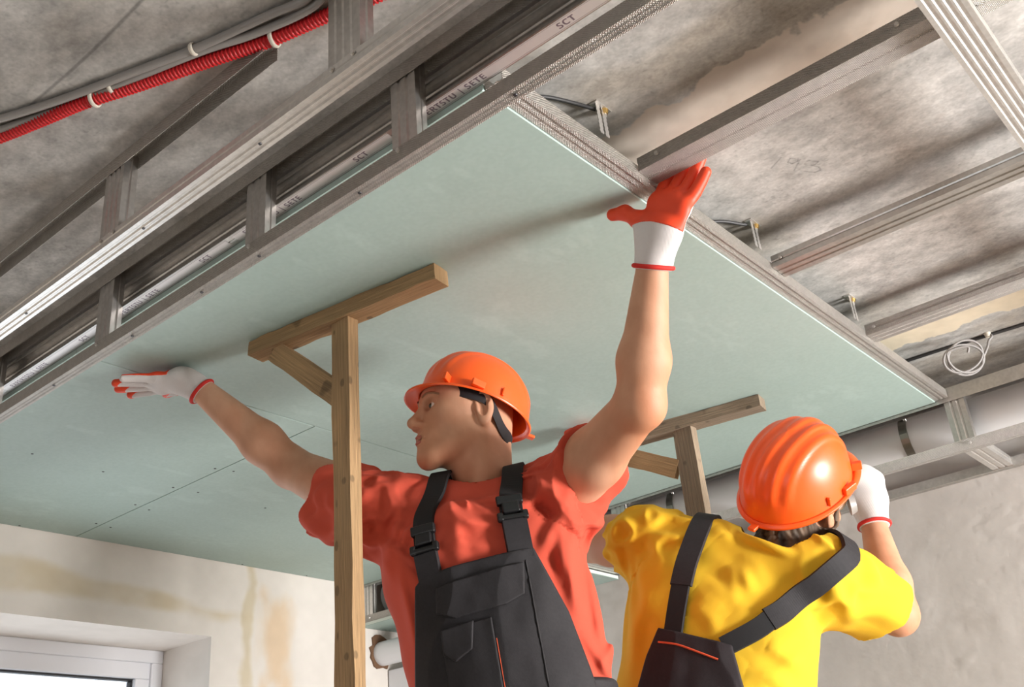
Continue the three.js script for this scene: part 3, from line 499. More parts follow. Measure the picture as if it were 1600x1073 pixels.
M.skin = new THREE.MeshPhysicalMaterial({ color: 0xffffff, map: skinTex, roughness: 0.6, bumpMap: skinBump, bumpScale: 0.00012, sheen: 0.15, sheenColor: new THREE.Color(1, 0.6, 0.5), sheenRoughness: 0.5 });
M.coral = std(col(204, 80, 58), 0.92, { bumpMap: weave, bumpScale: 0.0002 });
M.coralIn = M.coral;
M.yellow = std(col(228, 182, 36), 0.9, { bumpMap: weave, bumpScale: 0.0002 });
const denimTex = tex(256, 256, (u, v) => { const n = 0.95 + 0.16 * fbm(u * 6, v * 6, 3, 4) + 0.1 * vn(u * 90, v * 90, 8); return [0.14 * n, 0.127 * n, 0.14 * n]; }); denimTex.repeat.set(1 / 0.3, 1 / 0.3);
M.overall = std(0xffffff, 0.75, { map: denimTex, bumpMap: weave, bumpScale: 0.00025 });
M.overallBrown = std(col(250, 215, 222), 0.78, { map: denimTex, bumpMap: weave, bumpScale: 0.00025 });
M.elastic = std(col(26, 25, 27), 0.85, { bumpMap: weave, bumpScale: 0.0002 });
M.blackPlastic = std(col(24, 24, 26), 0.4);
M.thread = std(col(220, 88, 50), 0.8);
M.gloveKnit = std(col(218, 211, 209), 0.9, { bumpMap: knit, bumpScale: 0.0005 });
M.gloveCoat = std(col(235, 72, 34), 0.5);
M.gloveBand = std(col(206, 40, 32), 0.75);
M.hat = new THREE.MeshPhysicalMaterial({ color: col(255, 96, 28), roughness: 0.36, clearcoat: 0.25, clearcoatRoughness: 0.3 });
M.harness = std(col(30, 26, 28), 0.7);
M.strapGrey = std(col(104, 98, 112), 0.75);
const hairTex = tex(128, 256, (u, v) => { const n = 0.8 + 0.5 * vn(u * 50, v * 3, 4); return [0.42 * n, 0.335 * n, 0.26 * n]; });
M.hair = std(0xffffff, 0.7, { map: hairTex });
M.stubble = std(col(150, 112, 84), 0.8);
M.eyeWhite = std(col(226, 218, 210), 0.25); M.iris = std(col(74, 66, 54), 0.2); M.lip = std(col(186, 112, 98), 0.5);

// ------------------------------------------------------------------ a head: x to the person's left, y up, z out of the face
function headField(F, k = 0.96) {
  const e = (c, r) => ell(c, r), q = [];
  const skull = e([0, 0.036, -0.012], [0.075, 0.092, 0.097]), mask = e([0, -0.028, 0.034], [0.06, 0.082, 0.062]), fore = e([0, 0.045, 0.045], [0.058, 0.045, 0.047]);
  const jawL = cone([0.05, -0.048, 0.004], [0.022, -0.1, 0.07], 0.02, 0.018), jawR = cone([-0.05, -0.048, 0.004], [-0.022, -0.1, 0.07], 0.02, 0.018), chin = e([0, -0.101, 0.076], [0.023, 0.019, 0.02]);
  const chL = e([0.043, -0.012, 0.06], [0.022, 0.02, 0.024]), chR = e([-0.043, -0.012, 0.06], [0.022, 0.02, 0.024]), brow = cone([0.036, 0.026, 0.076], [0.008, 0.024, 0.088], 0.011, 0.01), browR = cone([-0.036, 0.026, 0.076], [-0.008, 0.024, 0.088], 0.011, 0.01);
  const nose = cone([0, 0.014, 0.09], [0, -0.029, 0.114], 0.0075, 0.0115), tip = e([0, -0.031, 0.115], [0.0115, 0.0095, 0.0105]), alL = e([0.0115, -0.036, 0.101], [0.009, 0.0085, 0.012]), alR = e([-0.0115, -0.036, 0.101], [0.009, 0.0085, 0.012]);
  const nsL = e([0.0068, -0.0445, 0.107], [0.0042, 0.004, 0.007]), nsR = e([-0.0068, -0.0445, 0.107], [0.0042, 0.004, 0.007]);
  const muz = e([0, -0.064, 0.08], [0.028, 0.024, 0.018]), ul = cone([0.017, -0.064, 0.088], [0, -0.0605, 0.0965], 0.005, 0.0065), ulR = cone([-0.017, -0.064, 0.088], [0, -0.0605, 0.0965], 0.005, 0.0065), ll = cone([0.014, -0.0735, 0.087], [0, -0.0745, 0.0935], 0.0055, 0.007), llR = cone([-0.014, -0.0735, 0.087], [0, -0.0745, 0.0935], 0.0055, 0.007), slit = e([0, -0.0676, 0.097], [0.022, 0.0013, 0.012]);
  const soL = e([0.031, 0.006, 0.089], [0.019, 0.0125, 0.014]), soR = e([-0.031, 0.006, 0.089], [0.019, 0.0125, 0.014]), lidL = e([0.031, 0.0045, 0.0735], [0.0155, 0.0148, 0.0148]), lidR = e([-0.031, 0.0045, 0.0735], [0.0155, 0.0148, 0.0148]), opL = e([0.031, 0.0045, 0.088], [0.0125, 0.0042, 0.01]), opR = e([-0.031, 0.0045, 0.088], [0.0125, 0.0042, 0.01]);
  const ears = [1, -1].map(s => { const a = 0.28 * s; const loc = (x, y, z) => { const X = x - s * 0.0855, Y = (y - 0.0) / 1.08, Z = (z + 0.014) / 1.08; const c = Math.cos(-0.22), n = Math.sin(-0.22), y2 = Y * c - Z * n, z2 = Y * n + Z * c, cc = Math.cos(0.42), ss = Math.sin(0.42) * s; return [X * cc + z2 * ss, y2, -X * ss + z2 * cc]; }; const o = e([0, 0.002, 0], [0.0085, 0.032, 0.019]), lobe = e([0, -0.027, 0.006], [0.006, 0.011, 0.009]), bowl = e([s * 0.0065, 0.0, 0.004], [0.0075, 0.021, 0.0105]), can = e([s * 0.005, 0.014, -0.003], [0.004, 0.012, 0.0105]), tr = e([s * 0.002, -0.002, 0.0145], [0.005, 0.008, 0.004]); return (x, y, z) => { const p = loc(x, y, z); let d = smin(o(...p), lobe(...p), 0.012); d = smax(d, -bowl(...p), 0.004); d = smax(d, -can(...p), 0.004); return smin(d, tr(...p), 0.004); }; });
  const nape = cone([0, -0.03, -0.045], [0, -0.1, -0.05], 0.056, 0.056), temple = e([0, 0.01, 0.03], [0.07, 0.05, 0.05]);
  const field = (x, y, z) => {
    let d = smin(skull(x, y, z), mask(x, y, z), 0.045); d = smin(d, fore(x, y, z), 0.03); d = smin(d, temple(x, y, z), 0.03); d = smin(d, nape(x, y, z), 0.04);
    d = smin(d, jawL(x, y, z), 0.028); d = smin(d, jawR(x, y, z), 0.028); d = smin(d, chin(x, y, z), 0.025); d = smin(d, chL(x, y, z), 0.025); d = smin(d, chR(x, y, z), 0.025); d = smin(d, brow(x, y, z), 0.014); d = smin(d, browR(x, y, z), 0.014);
    d = smin(d, muz(x, y, z), 0.02); d = smax(d, -soL(x, y, z), 0.012); d = smax(d, -soR(x, y, z), 0.012);
    if (z > 0.0) { d = smin(d, lidL(x, y, z), 0.004); d = smin(d, lidR(x, y, z), 0.004); d = smax(d, -opL(x, y, z), 0.002); d = smax(d, -opR(x, y, z), 0.002);
      d = smin(d, nose(x, y, z), 0.012); d = smin(d, tip(x, y, z), 0.008); d = smin(d, alL(x, y, z), 0.006); d = smin(d, alR(x, y, z), 0.006); d = smax(d, -nsL(x, y, z), 0.003); d = smax(d, -nsR(x, y, z), 0.003);
      d = smin(d, ul(x, y, z), 0.007); d = smin(d, ulR(x, y, z), 0.007); d = smin(d, ll(x, y, z), 0.007); d = smin(d, llR(x, y, z), 0.007); d = smax(d, -slit(x, y, z), 0.003); }
    if (Math.abs(x) > 0.05) { d = smin(d, ears[0](x, y, z), 0.006); d = smin(d, ears[1](x, y, z), 0.006); }
    return d;
  };
  return (x, y, z) => { const p = F.loc(x, y, z); return field(p[0] / k, p[1] / k, p[2] / k) * k; };
}
// a gloved hand: T thumb side, F along the fingers, N out of the palm
function handField(H) {
  const { wrist, arm, F, N, T, curl = [0.15, 0.15, 0.15, 0.15], spread = 0.1, thumb = [[0.9, 0.4, 0.25], [0.7, 0.7, 0.1]], size = 1 } = H, fr = frame(wrist, T, F, N);
  const list = [], base = [[0.031, 0.094], [0.0105, 0.099], [-0.0105, 0.095], [-0.030, 0.085]], len = [[0.043, 0.026, 0.021], [0.047, 0.029, 0.022], [0.044, 0.027, 0.021], [0.034, 0.021, 0.019]];
  base.forEach(([bx, by], i) => {
    const c = Array.isArray(curl[i]) ? curl[i] : [curl[i], curl[i] * 1.15, curl[i] * 0.8]; let p = [bx, by - 0.012, 0], a = 0; const s = (1.5 - i) * spread * 0.67;
    for (let j = 0; j < 3; j++) { a += c[j]; const L = len[i][j] + (j ? 0 : 0.012), d = [Math.sin(s) * Math.cos(a), Math.cos(s) * Math.cos(a), Math.sin(a)], q = vadd(p, d, L); list.push([cone(p, q, 0.0112 - j * 0.0008, 0.0106 - j * 0.0009), i]); p = q; }
  });
  { let p = [0.03, 0.032, 0.004]; const dirs = [[0.82, 0.5, 0.28], ...thumb], L = [0.026, 0.034, 0.028]; dirs.forEach((d, j) => { const q = vadd(p, norm3(d), L[j]); list.push([cone(p, q, [0.017, 0.0132, 0.0118][j], [0.014, 0.0122, 0.0102][j]), 9]); p = q; }); }
  const palm = ell([0.0, 0.055, 0], [0.0465, 0.062, 0.0185]), kn = cone([0.031, 0.088, 0], [-0.031, 0.08, 0], 0.014, 0.013), heel = cone([0.022, 0.028, 0.008], [-0.022, 0.03, 0.006], 0.018, 0.018), al = [dot3(arm, T), dot3(arm, F), dot3(arm, N)], wr = cone([0, 0.016, 0], al.map(q => q * 0.07), 0.032, 0.037);
  const field = (x, y, z) => { let d = smin(palm(x, y, z), kn(x, y, z), 0.016); d = smin(d, heel(x, y, z), 0.018); d = smin(d, wr(x, y, z), 0.036); let fing = 1; for (const [c, i] of list) { if (i === 9) continue; fing = Math.min(fing, c(x, y, z)); } d = smin(d, fing, 0.008); let th = 1; for (const [c, i] of list) if (i === 9) th = smin(th, c(x, y, z), 0.008); d = smin(d, th, 0.014); return smax(d, x * al[0] + y * al[1] + z * al[2] - 0.04, 0.003); };
  const f = (x, y, z) => { const p = fr.loc(x, y, z); return field(p[0] / size, p[1] / size, p[2] / size) * size; };
  f.fr = fr; f.size = size; f.al = al; return f;
}
function glove(H, parent, label, coatRegion) {
  const f = handField(H), c = f.fr.world(0, 0.08, 0), R = 0.155, lo = c.map(q => q - R), hi = c.map(q => q + R);
  const g = part('glove', netMesh(f, lo, hi, 0.0026), M.gloveKnit, parent, label);
  const coat = (x, y, z) => { const [a, b, n] = f.fr.loc(x, y, z); return smax(f(x, y, z) - 0.0016, coatRegion(a, b, n), 0.002); };
  part('palm_coating', netMesh(coat, lo, hi, 0.0026), M.gloveCoat, g, 'orange rubber coating');
  const tor = (x, y, z) => { const [a, b, n] = f.fr.loc(x, y, z), q = f(x, y, z); return Math.hypot(q, a * f.al[0] + b * f.al[1] + n * f.al[2] - 0.0345 * f.size) - 0.0042; };
  part('cuff_band', netMesh(tor, lo, hi, 0.0022), M.gloveBand, g, 'red cuff band');
  return g;
}
// folds that run out of a point like cloth pulled at a seam
function pulled(P, dirScale, rad, ph) { return (x, y, z) => { const dx = x - P[0], dy = y - P[1], dz = z - P[2], r = Math.hypot(dx, dy, dz) + 1e-6, n = vn(dx / r * dirScale + ph, dy / r * dirScale + ph * 2, dz / r * dirScale - ph), fade = smooth(0.03, 0.12, r) * (1 - smooth(rad * 0.5, rad, r)); return Math.cos(n * 4.4) * fade; }; }

// ------------------------------------------------------------------ hard hats
function hardHat(label, hf, tuck, K) { hf = frame(hf.o, hf.X.map(q => q * K), hf.Y.map(q => q * K), hf.Z.map(q => q * K));                                  // hf: frame with origin in the middle of the rim
  const base = new THREE.Vector3(hf.o[0], hf.o[1] + EYE, hf.o[2]), t = thing('hard_hat', label, 'hard hat', base, 'orange hard hats');
  const NT = 120, NP = 40, rib = x => { let s = 0; for (const [c, w, a] of [[0, 0.011, 1], [0.034, 0.0075, 0.85], [-0.034, 0.0075, 0.85], [0.062, 0.007, 0.7], [-0.062, 0.007, 0.7]]) s = Math.max(s, a * Math.exp(-Math.pow((x - c) / w, 4))); return s; };
  const P = (th, ph, off) => {
    const c = Math.cos(th), s = Math.sin(th), cp = Math.pow(Math.cos(ph), 0.72), sp = Math.pow(Math.sin(ph), 0.95);
    let x = 0.112 * s * cp, z = (0.136 + 0.006 * Math.max(0, -c)) * c * cp, y = 0.142 * sp; const up = smooth(0.16, 0.5, ph), n = norm3([x / 0.0125, y / 0.02 + 0.02, z / 0.0185]);
    const d = off + 0.0048 * rib(x) * up; return [x + n[0] * d, y + n[1] * d, z + n[2] * d];
  };
  const build = (fn, nt, np, close) => { const pos = [], idx = []; for (let j = 0; j <= np; j++) for (let i = 0; i < nt; i++) { const q = hf.world(...fn(i / nt * Math.PI * 2, j / np)); pos.push(q[0], q[1] + EYE, q[2]); } for (let j = 0; j < np; j++) for (let i = 0; i < nt; i++) { const a = j * nt + i, b = j * nt + (i + 1) % nt; idx.push(a, b, a + nt, b, b + nt, a + nt); } const g = new THREE.BufferGeometry(); g.setAttribute('position', new THREE.Float32BufferAttribute(pos, 3)); g.setIndex(idx); g.computeVertexNormals(); return g; };
  // one skin: inside from the crown down to the rim, round the brim, outside up to the crown
  const brim = th => { const c = Math.cos(th), v = Math.pow(Math.max(0, c), 2.2); return [0.011 + 0.024 * v, -0.006 - 0.012 * v * 1 - 0.004 * Math.max(0, -c)]; };
  const shell = (th, s) => {
    if (s < 0.4) return P(th, (1 - s / 0.4) * Math.PI / 2 * 0.999, -0.003);
    if (s < 0.6) { const k = (s - 0.4) / 0.2, [w, dy] = brim(th), a = P(th, 0.0, k < 0.5 ? -0.003 : 0), r = Math.hypot(a[0], a[2]), q = k < 0.5 ? k * 2 : (1 - k) * 2, m = (r + w * q) / r; return [a[0] * m, a[1] + dy * q * q + (k < 0.5 ? -0.0015 : 0.0022) * Math.min(1, q * 4) * (q > 0.98 ? 0.3 : 1), a[2] * m]; }
    return P(th, (s - 0.6) / 0.4 * Math.PI / 2 * 0.999, 0);
  };
  part('shell', build(shell, NT, 100), M.hat, t, 'orange plastic shell with lengthwise ribs');
  const bx = (x, y, z, w, h, d, ry, name, m = M.hat) => { const g = new RoundedBoxGeometry(w, h, d, 2, 0.0025); g.rotateY(ry); g.translate(x, y, z); g.applyMatrix4(new THREE.Matrix4().makeBasis(new THREE.Vector3(...hf.X), new THREE.Vector3(...hf.Y), new THREE.Vector3(...hf.Z)).setPosition(base)); return part(name, g, m, t); };
  for (const s of [1, -1]) { bx(s * 0.117, 0.012, 0.03, 0.012, 0.018, 0.034, s * 0.12, 'accessory_slot'); bx(s * 0.088, 0.014, 0.101, 0.011, 0.02, 0.024, s * 0.75, 'accessory_slot'); bx(s * 0.111, 0.02, -0.035, 0.008, 0.022, 0.006, -s * 0.2, 'stiffener'); }
  bx(0, -0.006, -0.158, 0.018, 0.008, 0.02, 0, 'rear_hook');
  const band = (th, s) => { const c = Math.cos(th), low = tuck * smooth(0.1, -0.75, c), y = 0.012 - low, tt = s * 4; const k = tt < 1 ? 0 : tt < 2 ? tt - 1 : tt < 3 ? 1 : 4 - tt; const r0 = 0.002, hgt = 0.032; const off = (tt < 1 ? tt : tt < 2 ? 1 : tt < 3 ? 3 - tt : 0) * r0, yy = y - (tt < 1 ? 0 : tt < 2 ? tt - 1 : tt < 3 ? 1 : 4 - tt) * hgt; return [Math.sin(th) * (0.0965 + off - 0.006 * low / 0.06), yy, c * (0.12 + off) - 0.002 + (c < 0 ? 0.012 * low / 0.06 : 0)]; };
  part('headband', build(band, 72, 16), M.harness, t, 'black inner headband');
  return t;
}

// ------------------------------------------------------------------ the two workers
function trunk(F, wide = 1) {                                        // torso and legs in the trunk's frame
  const P = [ell([0, -0.15, 0], [0.158 * wide, 0.175, 0.102]), ell([0.075, -0.12, 0.05], [0.085, 0.075, 0.055]), ell([-0.075, -0.12, 0.05], [0.085, 0.075, 0.055]), ell([0, -0.32, 0.004], [0.148 * wide, 0.2, 0.1]), ell([0, -0.5, -0.005], [0.162 * wide, 0.14, 0.112]), ell([0.08, -0.12, -0.055], [0.08, 0.1, 0.05]), ell([-0.08, -0.12, -0.055], [0.08, 0.1, 0.05])];
  return (x, y, z) => { const p = F.loc(x, y, z); let d = P[0](...p); for (let i = 1; i < P.length; i++) d = smin(d, P[i](...p), 0.07); return d; };
}
function buildWorker(W) {
  const { F, HF, sL, sR, eL, eR, wL, wR, neck } = W, base = new THREE.Vector3(F.o[0], 0.76, F.o[2]);
  const t = thing('person', W.label, 'person', base);
  const tr = trunk(F, W.wide || 1), head = headField(HF), nTop = HF.world(0, -0.045, -0.035);
  const nk = cone(neck, nTop, 0.054, 0.054), trapL = cone(neck, vlerp(neck, sL, 0.75), 0.052, 0.05), trapR = cone(neck, vlerp(neck, sR, 0.75), 0.052, 0.05);
  const strapL = cone(HF.world(0.055, -0.045, -0.03), vadd(neck, F.Z, 0.05), 0.013, 0.012), strapR = cone(HF.world(-0.055, -0.045, -0.03), vadd(neck, F.Z, 0.05), 0.013, 0.012);
  const limb = (s, e, w) => { const m = vlerp(e, w, 0.28), out = norm3(vsub(vlerp(s, w, 0.5), e)); return [cone(s, vlerp(s, e, 0.45), 0.062, 0.056), cone(vlerp(s, e, 0.45), e, 0.056, 0.043), cone(e, m, 0.042, 0.046), cone(m, w, 0.045, 0.0252), cone(vadd(e, out, -0.01), vadd(e, out, -0.012), 0.032, 0.032)]; };
  const armL = limb(sL, eL, wL), armR = limb(sR, eR, wR);
  const arms = (x, y, z) => { let a = armL[0](x, y, z), b = armR[0](x, y, z); for (let i = 1; i < 5; i++) { a = smin(a, armL[i](x, y, z), 0.022); b = smin(b, armR[i](x, y, z), 0.022); } return Math.min(a, b); };
  const throat = (x, y, z) => { let d = smin(nk(x, y, z), strapL(x, y, z), 0.02); return smin(d, strapR(x, y, z), 0.02); };
  const loose = ell(W.loose[0], W.loose[1]);
  const plain = (x, y, z) => { const p = F.loc(x, y, z); let d = smin(tr(x, y, z), loose(...p), 0.06) - 0.012; d = smin(d, trapL(x, y, z) - 0.008, 0.05); d = smin(d, trapR(x, y, z) - 0.008, 0.05); return d; };
  const bodyF = (x, y, z) => { let d = smin(tr(x, y, z), trapL(x, y, z), 0.04); d = smin(d, trapR(x, y, z), 0.04); d = smax(d, plain(x, y, z) + 0.03, 0.01); d = smin(d, arms(x, y, z), 0.012); return smin(d, nk(x, y, z), 0.012); };
  const headF = (x, y, z) => smin(head(x, y, z), throat(x, y, z), 0.03);
  const box = (pts, m) => [0, 1].map(k => [0, 1, 2].map(i => (k ? Math.max : Math.min)(...pts.map(p => p[i])) + (k ? m : -m)));
  const bb = box([sL, sR, eL, eR, wL, wR, neck, F.world(0, -0.55, 0)], 0.13);
  const gBody = netMesh(bodyF, bb[0], bb[1], 0.008), hb = box([HF.world(0, 0, 0), neck], 0.15), gHead = netMesh(headF, hb[0], hb[1], 0.0028);
  part('body', mergeGeometries([gBody, gHead]), M.skin, t);
  for (const s of [1, -1]) {                                         // eyes and brows
    const c = HF.world(s * 0.031 * 0.96, 0.0045 * 0.96, 0.0735 * 0.96); const eb = new THREE.SphereGeometry(0.0136, 20, 14); eb.translate(c[0], c[1] + EYE, c[2]); const eye = part('eyeball', eb, M.eyeWhite, t);
    const gz = norm3(vadd(HF.Z, HF.X, -0.15)), ic = vadd(c, gz, 0.0105), ir = new THREE.SphereGeometry(0.0062, 14, 10); ir.scale(1, 1, 1); ir.translate(ic[0], ic[1] + EYE, ic[2]); part('iris', ir, M.iris, eye);
    const bp = [[0.012, 0.0275, 0.0965], [0.026, 0.0315, 0.0925], [0.042, 0.029, 0.082], [0.051, 0.0225, 0.071]].map(([a, b, cc]) => project(headF, HF.world(s * a * 0.96, b * 0.96, cc * 0.96), 0.0004)); const br = new THREE.TubeGeometry(new THREE.CatmullRomCurve3(bp.map(p => new THREE.Vector3(p[0], p[1] + EYE, p[2]))), 16, 0.0026, 6); part('eyebrow', br, M.stubble, t);
  }
  for (const [yy, w, r] of [[-0.0605, 0.0165, 0.0044], [-0.0748, 0.014, 0.0052]]) { const bp = [-1, -0.5, 0, 0.5, 1].map(a => project(headF, HF.world(a * w * 0.96, (yy + (a * a) * (yy > -0.07 ? -0.0035 : 0.0025)) * 0.96, 0.1 * 0.96), -0.0012)); part('lip', new THREE.TubeGeometry(new THREE.CatmullRomCurve3(bp.map(p => new THREE.Vector3(p[0], p[1] + EYE, p[2]))), 16, r * 0.72, 8), M.lip, t); }
  if (W.hair) part('hair', netMesh((x, y, z) => { const [a, b, c] = HF.loc(x, y, z); return smax(smax(headF(x, y, z) - W.hair - 0.0022 * vn(a * 160, b * 22, c * 160), Math.max(-b - 0.098 - 0.006 * vn(a * 120, 3, c * 60), c * 0.9 - 0.028 - 0.2 * Math.max(0, b)), 0.006), smax(-(Math.hypot(Math.abs(a) - 0.074, b, c + 0.012) - 0.036), -1, 0.01), 0.004); }, hb[0], hb[1], 0.003), M.hair, t, W.hairLabel);
  // T-shirt
  const sleeve = (s, e, cut, r0, r1, sag, tilt = 0) => { const a = norm3(vsub(e, s)), c = vlerp(s, e, cut), s2 = vadd(s, F.Y, -0.012), c2 = vadd(vadd(c, a, 0.03), [0, -1, 0], sag); const o = cone(s2, c2, r0, r1), hole = cone(vadd(vlerp(s2, c2, 0.5), a, 0.0), vadd(c2, a, 0.06), r1 * 0.6, r1 - 0.0075); const cn = norm3(vadd(a, [0, -1, 0], tilt)); return { o, hole, a, c, cn }; };
  const SL = sleeve(sL, eL, W.cutL, 0.084, W.slL, W.sagL, W.tiltL), SR = sleeve(sR, eR, W.cutR, 0.084, W.slR, W.sagR);
  const slv = (S, x, y, z) => { const pl = (x - S.c[0]) * S.cn[0] + (y - S.c[1]) * S.cn[1] + (z - S.c[2]) * S.cn[2]; return Math.max(S.o(x, y, z), pl); };
  const coat = (x, y, z) => { let d = plain(x, y, z); d = smin(d, slv(SL, x, y, z), 0.045); return smin(d, slv(SR, x, y, z), 0.045); };
  const pulls = W.pulls.map(([p, sc, r, a], i) => [pulled(p, sc, r, 3.1 + i * 5.7), a]);
  const nA0 = norm3(vadd(norm3(vsub(nTop, neck)), F.Z, W.collarLean)), collar = cone(vadd(neck, nA0, -0.02), vadd(neck, nA0, 0.1), W.neckR, W.neckR + 0.004), nAx = norm3(vadd(norm3(vsub(nTop, neck)), F.Z, W.collarLean));
  const shirtF = (x, y, z) => {
    const d0 = coat(x, y, z); if (d0 > 0.05 || d0 < -0.05) return Math.max(d0, -SL.hole(x, y, z), -SR.hole(x, y, z));
    let w = 0; for (const [f, a] of pulls) w += a * f(x, y, z); const p = F.loc(x, y, z);
    w += W.drape * Math.cos(3.6 * vn(p[0] * 5 + p[1] * W.slant, p[1] * 7 - p[0] * W.slant, p[2] * 5)) + 0.0008 * vn(p[0] * 26, p[1] * 22, p[2] * 26);
    for (const q of W.folds) { const s0 = smooth(-0.03, 0.03, q.s * p[2]); if (s0 < 0.01) continue; const dx = q.bx - q.ax, dy = q.by - q.ay, tt = clamp(((p[0] - q.ax) * dx + (p[1] - q.ay) * dy) / (dx * dx + dy * dy)), bow = q.c * Math.sin(tt * Math.PI), l = Math.hypot(dx, dy), ex = p[0] - q.ax - tt * dx - bow * dy / l, ey = p[1] - q.ay - tt * dy + bow * dx / l, dd = ex * ex + ey * ey; if (dd < q.w * q.w * 5) w += s0 * q.a * W.foldK * Math.exp(-dd / (q.w * q.w)) * Math.min(1, 4 * tt * (1 - tt) + 0.15); }
    for (const S of [SL, SR]) { const vx = x - S.c[0], vy = y - S.c[1], vz = z - S.c[2], al = vx * S.a[0] + vy * S.a[1] + vz * S.a[2]; if (al > -0.16 && al < 0.02 && S.o(x, y, z) < 0.03) { const an = Math.atan2(vx * F.Z[0] + vz * F.Z[2] - al * 0.3, vy); w += 0.0035 * smooth(-0.16, -0.08, al) * Math.cos(an * 3 + al * 38 + 2.2 * vn(an * 1.5, al * 14, 3)); } }
    w *= smooth(0.085, 0.15, Math.hypot(x - neck[0], y - neck[1], z - neck[2])); let d = d0 - w; const ax = dot3(vsub([x, y, z], neck), nAx);
    const cd = collar(x, y, z); if (ax > -0.05) { d = smin(d, Math.hypot(cd, ax - W.collarH + 0.0 * cd) - 0.0085, 0.012); d = smax(d, -Math.max(cd + 0.004, W.collarH - 0.006 - ax), 0.003); }
    d = smax(d, -SL.hole(x, y, z), 0.002); return smax(d, -SR.hole(x, y, z), 0.002);
  };
  const sb = box([sL, sR, vlerp(sL, eL, 0.6), vlerp(sR, eR, 0.6), neck, F.world(0, -0.45, 0)], 0.14);
  const cutLow = (x, y, z) => smax(shirtF(x, y, z), -0.47 - F.loc(x, y, z)[1], 0.004);
  part('shirt', netMesh(cutLow, sb[0], sb[1], 0.0045), W.shirt, t, W.shirtLabel);
  // overalls: trousers, bib or back panel, braces
  const down = (a, y, c) => { const q = F.world(a, -0.5, c); return [q[0], y, q[2]]; };
  const thL = cone(F.world(0.085, -0.54, 0), down(0.1, -0.42, 0.03), 0.1, 0.075), thR = cone(F.world(-0.085, -0.54, 0), down(-0.1, -0.42, 0.03), 0.1, 0.075), shL = cone(down(0.1, -0.42, 0.03), down(0.105, -0.8, 0), 0.075, 0.065), shR = cone(down(-0.1, -0.42, 0.03), down(-0.105, -0.8, 0), 0.075, 0.065);
  const smoothBody = (x, y, z) => plain(x, y, z) - 0.004;
  const trousersF = (x, y, z) => { const p = F.loc(x, y, z); let d = smax(smoothBody(x, y, z) - 0.012 - 0.004 * (1 - 2 * Math.abs(vn(p[0] * 9, p[1] * 14, p[2] * 9))), p[1] + W.waist, 0.006); let l = smin(thL(x, y, z), shL(x, y, z), 0.04); l = Math.min(l, smin(thR(x, y, z), shR(x, y, z), 0.04)); return smax(smin(d, l, 0.06), -0.8 - y, 0.01); };
  const tb = box([F.world(0, -W.waist, 0), down(0, -0.83, 0)], 0.25); part('overalls', netMesh(trousersF, [tb[0][0], -0.84, tb[0][2]], [tb[1][0], F.world(0, -W.waist, 0)[1] + 0.1, tb[1][2]], 0.009), W.cloth, t, W.clothLabel);
  for (const s of [1, -1]) { const c = down(s * 0.105, -0.8, 0), toe = [c[0] + F.Z[0] * 0.14, -0.835, c[2] + F.Z[2] * 0.14], bt = (x, y, z) => smax(smin(cone([c[0], -0.75, c[2]], [c[0], -0.82, c[2]], 0.055, 0.05)(x, y, z), cone([c[0] - F.Z[0] * 0.04, -0.825, c[2] - F.Z[2] * 0.04], toe, 0.045, 0.043)(x, y, z), 0.04), -0.868 - y, 0.004); part('boot', netMesh(bt, [c[0] - 0.25, -0.88, c[2] - 0.25], [c[0] + 0.25, -0.68, c[2] + 0.25], 0.008), M.rubber, t); }
  const sg = W.side;                                                 // +1: bib in front is seen, -1: panel on the back
  const plateF = (lo, th, reg) => (x, y, z) => { const p = F.loc(x, y, z), s = smoothBody(x, y, z); return smax(smax(Math.abs(s - lo) - th, reg(p[0], p[1], p[2]), 0.004), -sg * p[2] + 0.0, 0.004); };
  const pb = box([F.world(0.2, W.waist * -1 - 0.04, sg * 0.1), F.world(-0.2, -W.waist - 0.04, sg * 0.1), F.world(-0.2, W.bibTop + 0.02, sg * 0.1), F.world(0.2, W.bibTop + 0.02, sg * 0.1)], 0.08);
  const creases = (p) => 0.0035 * (1 - 2 * Math.abs(vn(p[0] * 14 + 5, p[1] * 7 - p[0] * 6, 4))) + 0.0016 * vn(p[0] * 36, p[1] * 22, 8);
  const bibF0 = plateF(0.012, 0.0055, W.bib), bibF = (x, y, z) => bibF0(x, y, z) - 0.0 + (() => { const p = F.loc(x, y, z); return 0; })();
  const bibWr = (x, y, z) => { const p = F.loc(x, y, z), s = smoothBody(x, y, z) - creases(p); return smax(smax(Math.abs(s - 0.011) - 0.006, W.bib(p[0], p[1], p[2]), 0.004), -sg * p[2], 0.004); };
  const bib = part(sg > 0 ? 'bib' : 'back_panel', netMesh(bibWr, pb[0], pb[1], 0.004), W.cloth, t, W.bibLabel);
  for (const [name, lo, th, reg, lab] of W.patches || []) part(name, netMesh((x, y, z) => { const p = F.loc(x, y, z), s = smoothBody(x, y, z) - creases(p); return smax(smax(Math.abs(s - lo) - th, reg(p[0], p[1]), 0.002), -sg * p[2], 0.004); }, pb[0], pb[1], 0.0032), W.cloth, bib, lab);
  const skinOf = (x, y, z) => coat(x, y, z) - W.drape - 0.0065;
  for (const [name, pts, w, th, lift, mat, lab] of W.straps) part(name, ribbon(skinOf, pts.map(p => F.world(...p)), w, th, lift, 70), mat, t, lab);
  for (const [pts, r] of W.threads || []) { const bp = pts.map(p => project((x, y, z) => smoothBody(x, y, z), F.world(...p), 0.0205)); part('orange_piping', new THREE.TubeGeometry(new THREE.CatmullRomCurve3(bp.map(p => new THREE.Vector3(p[0], p[1] + EYE, p[2]))), 30, r, 6), M.thread, bib, 'orange piping'); }
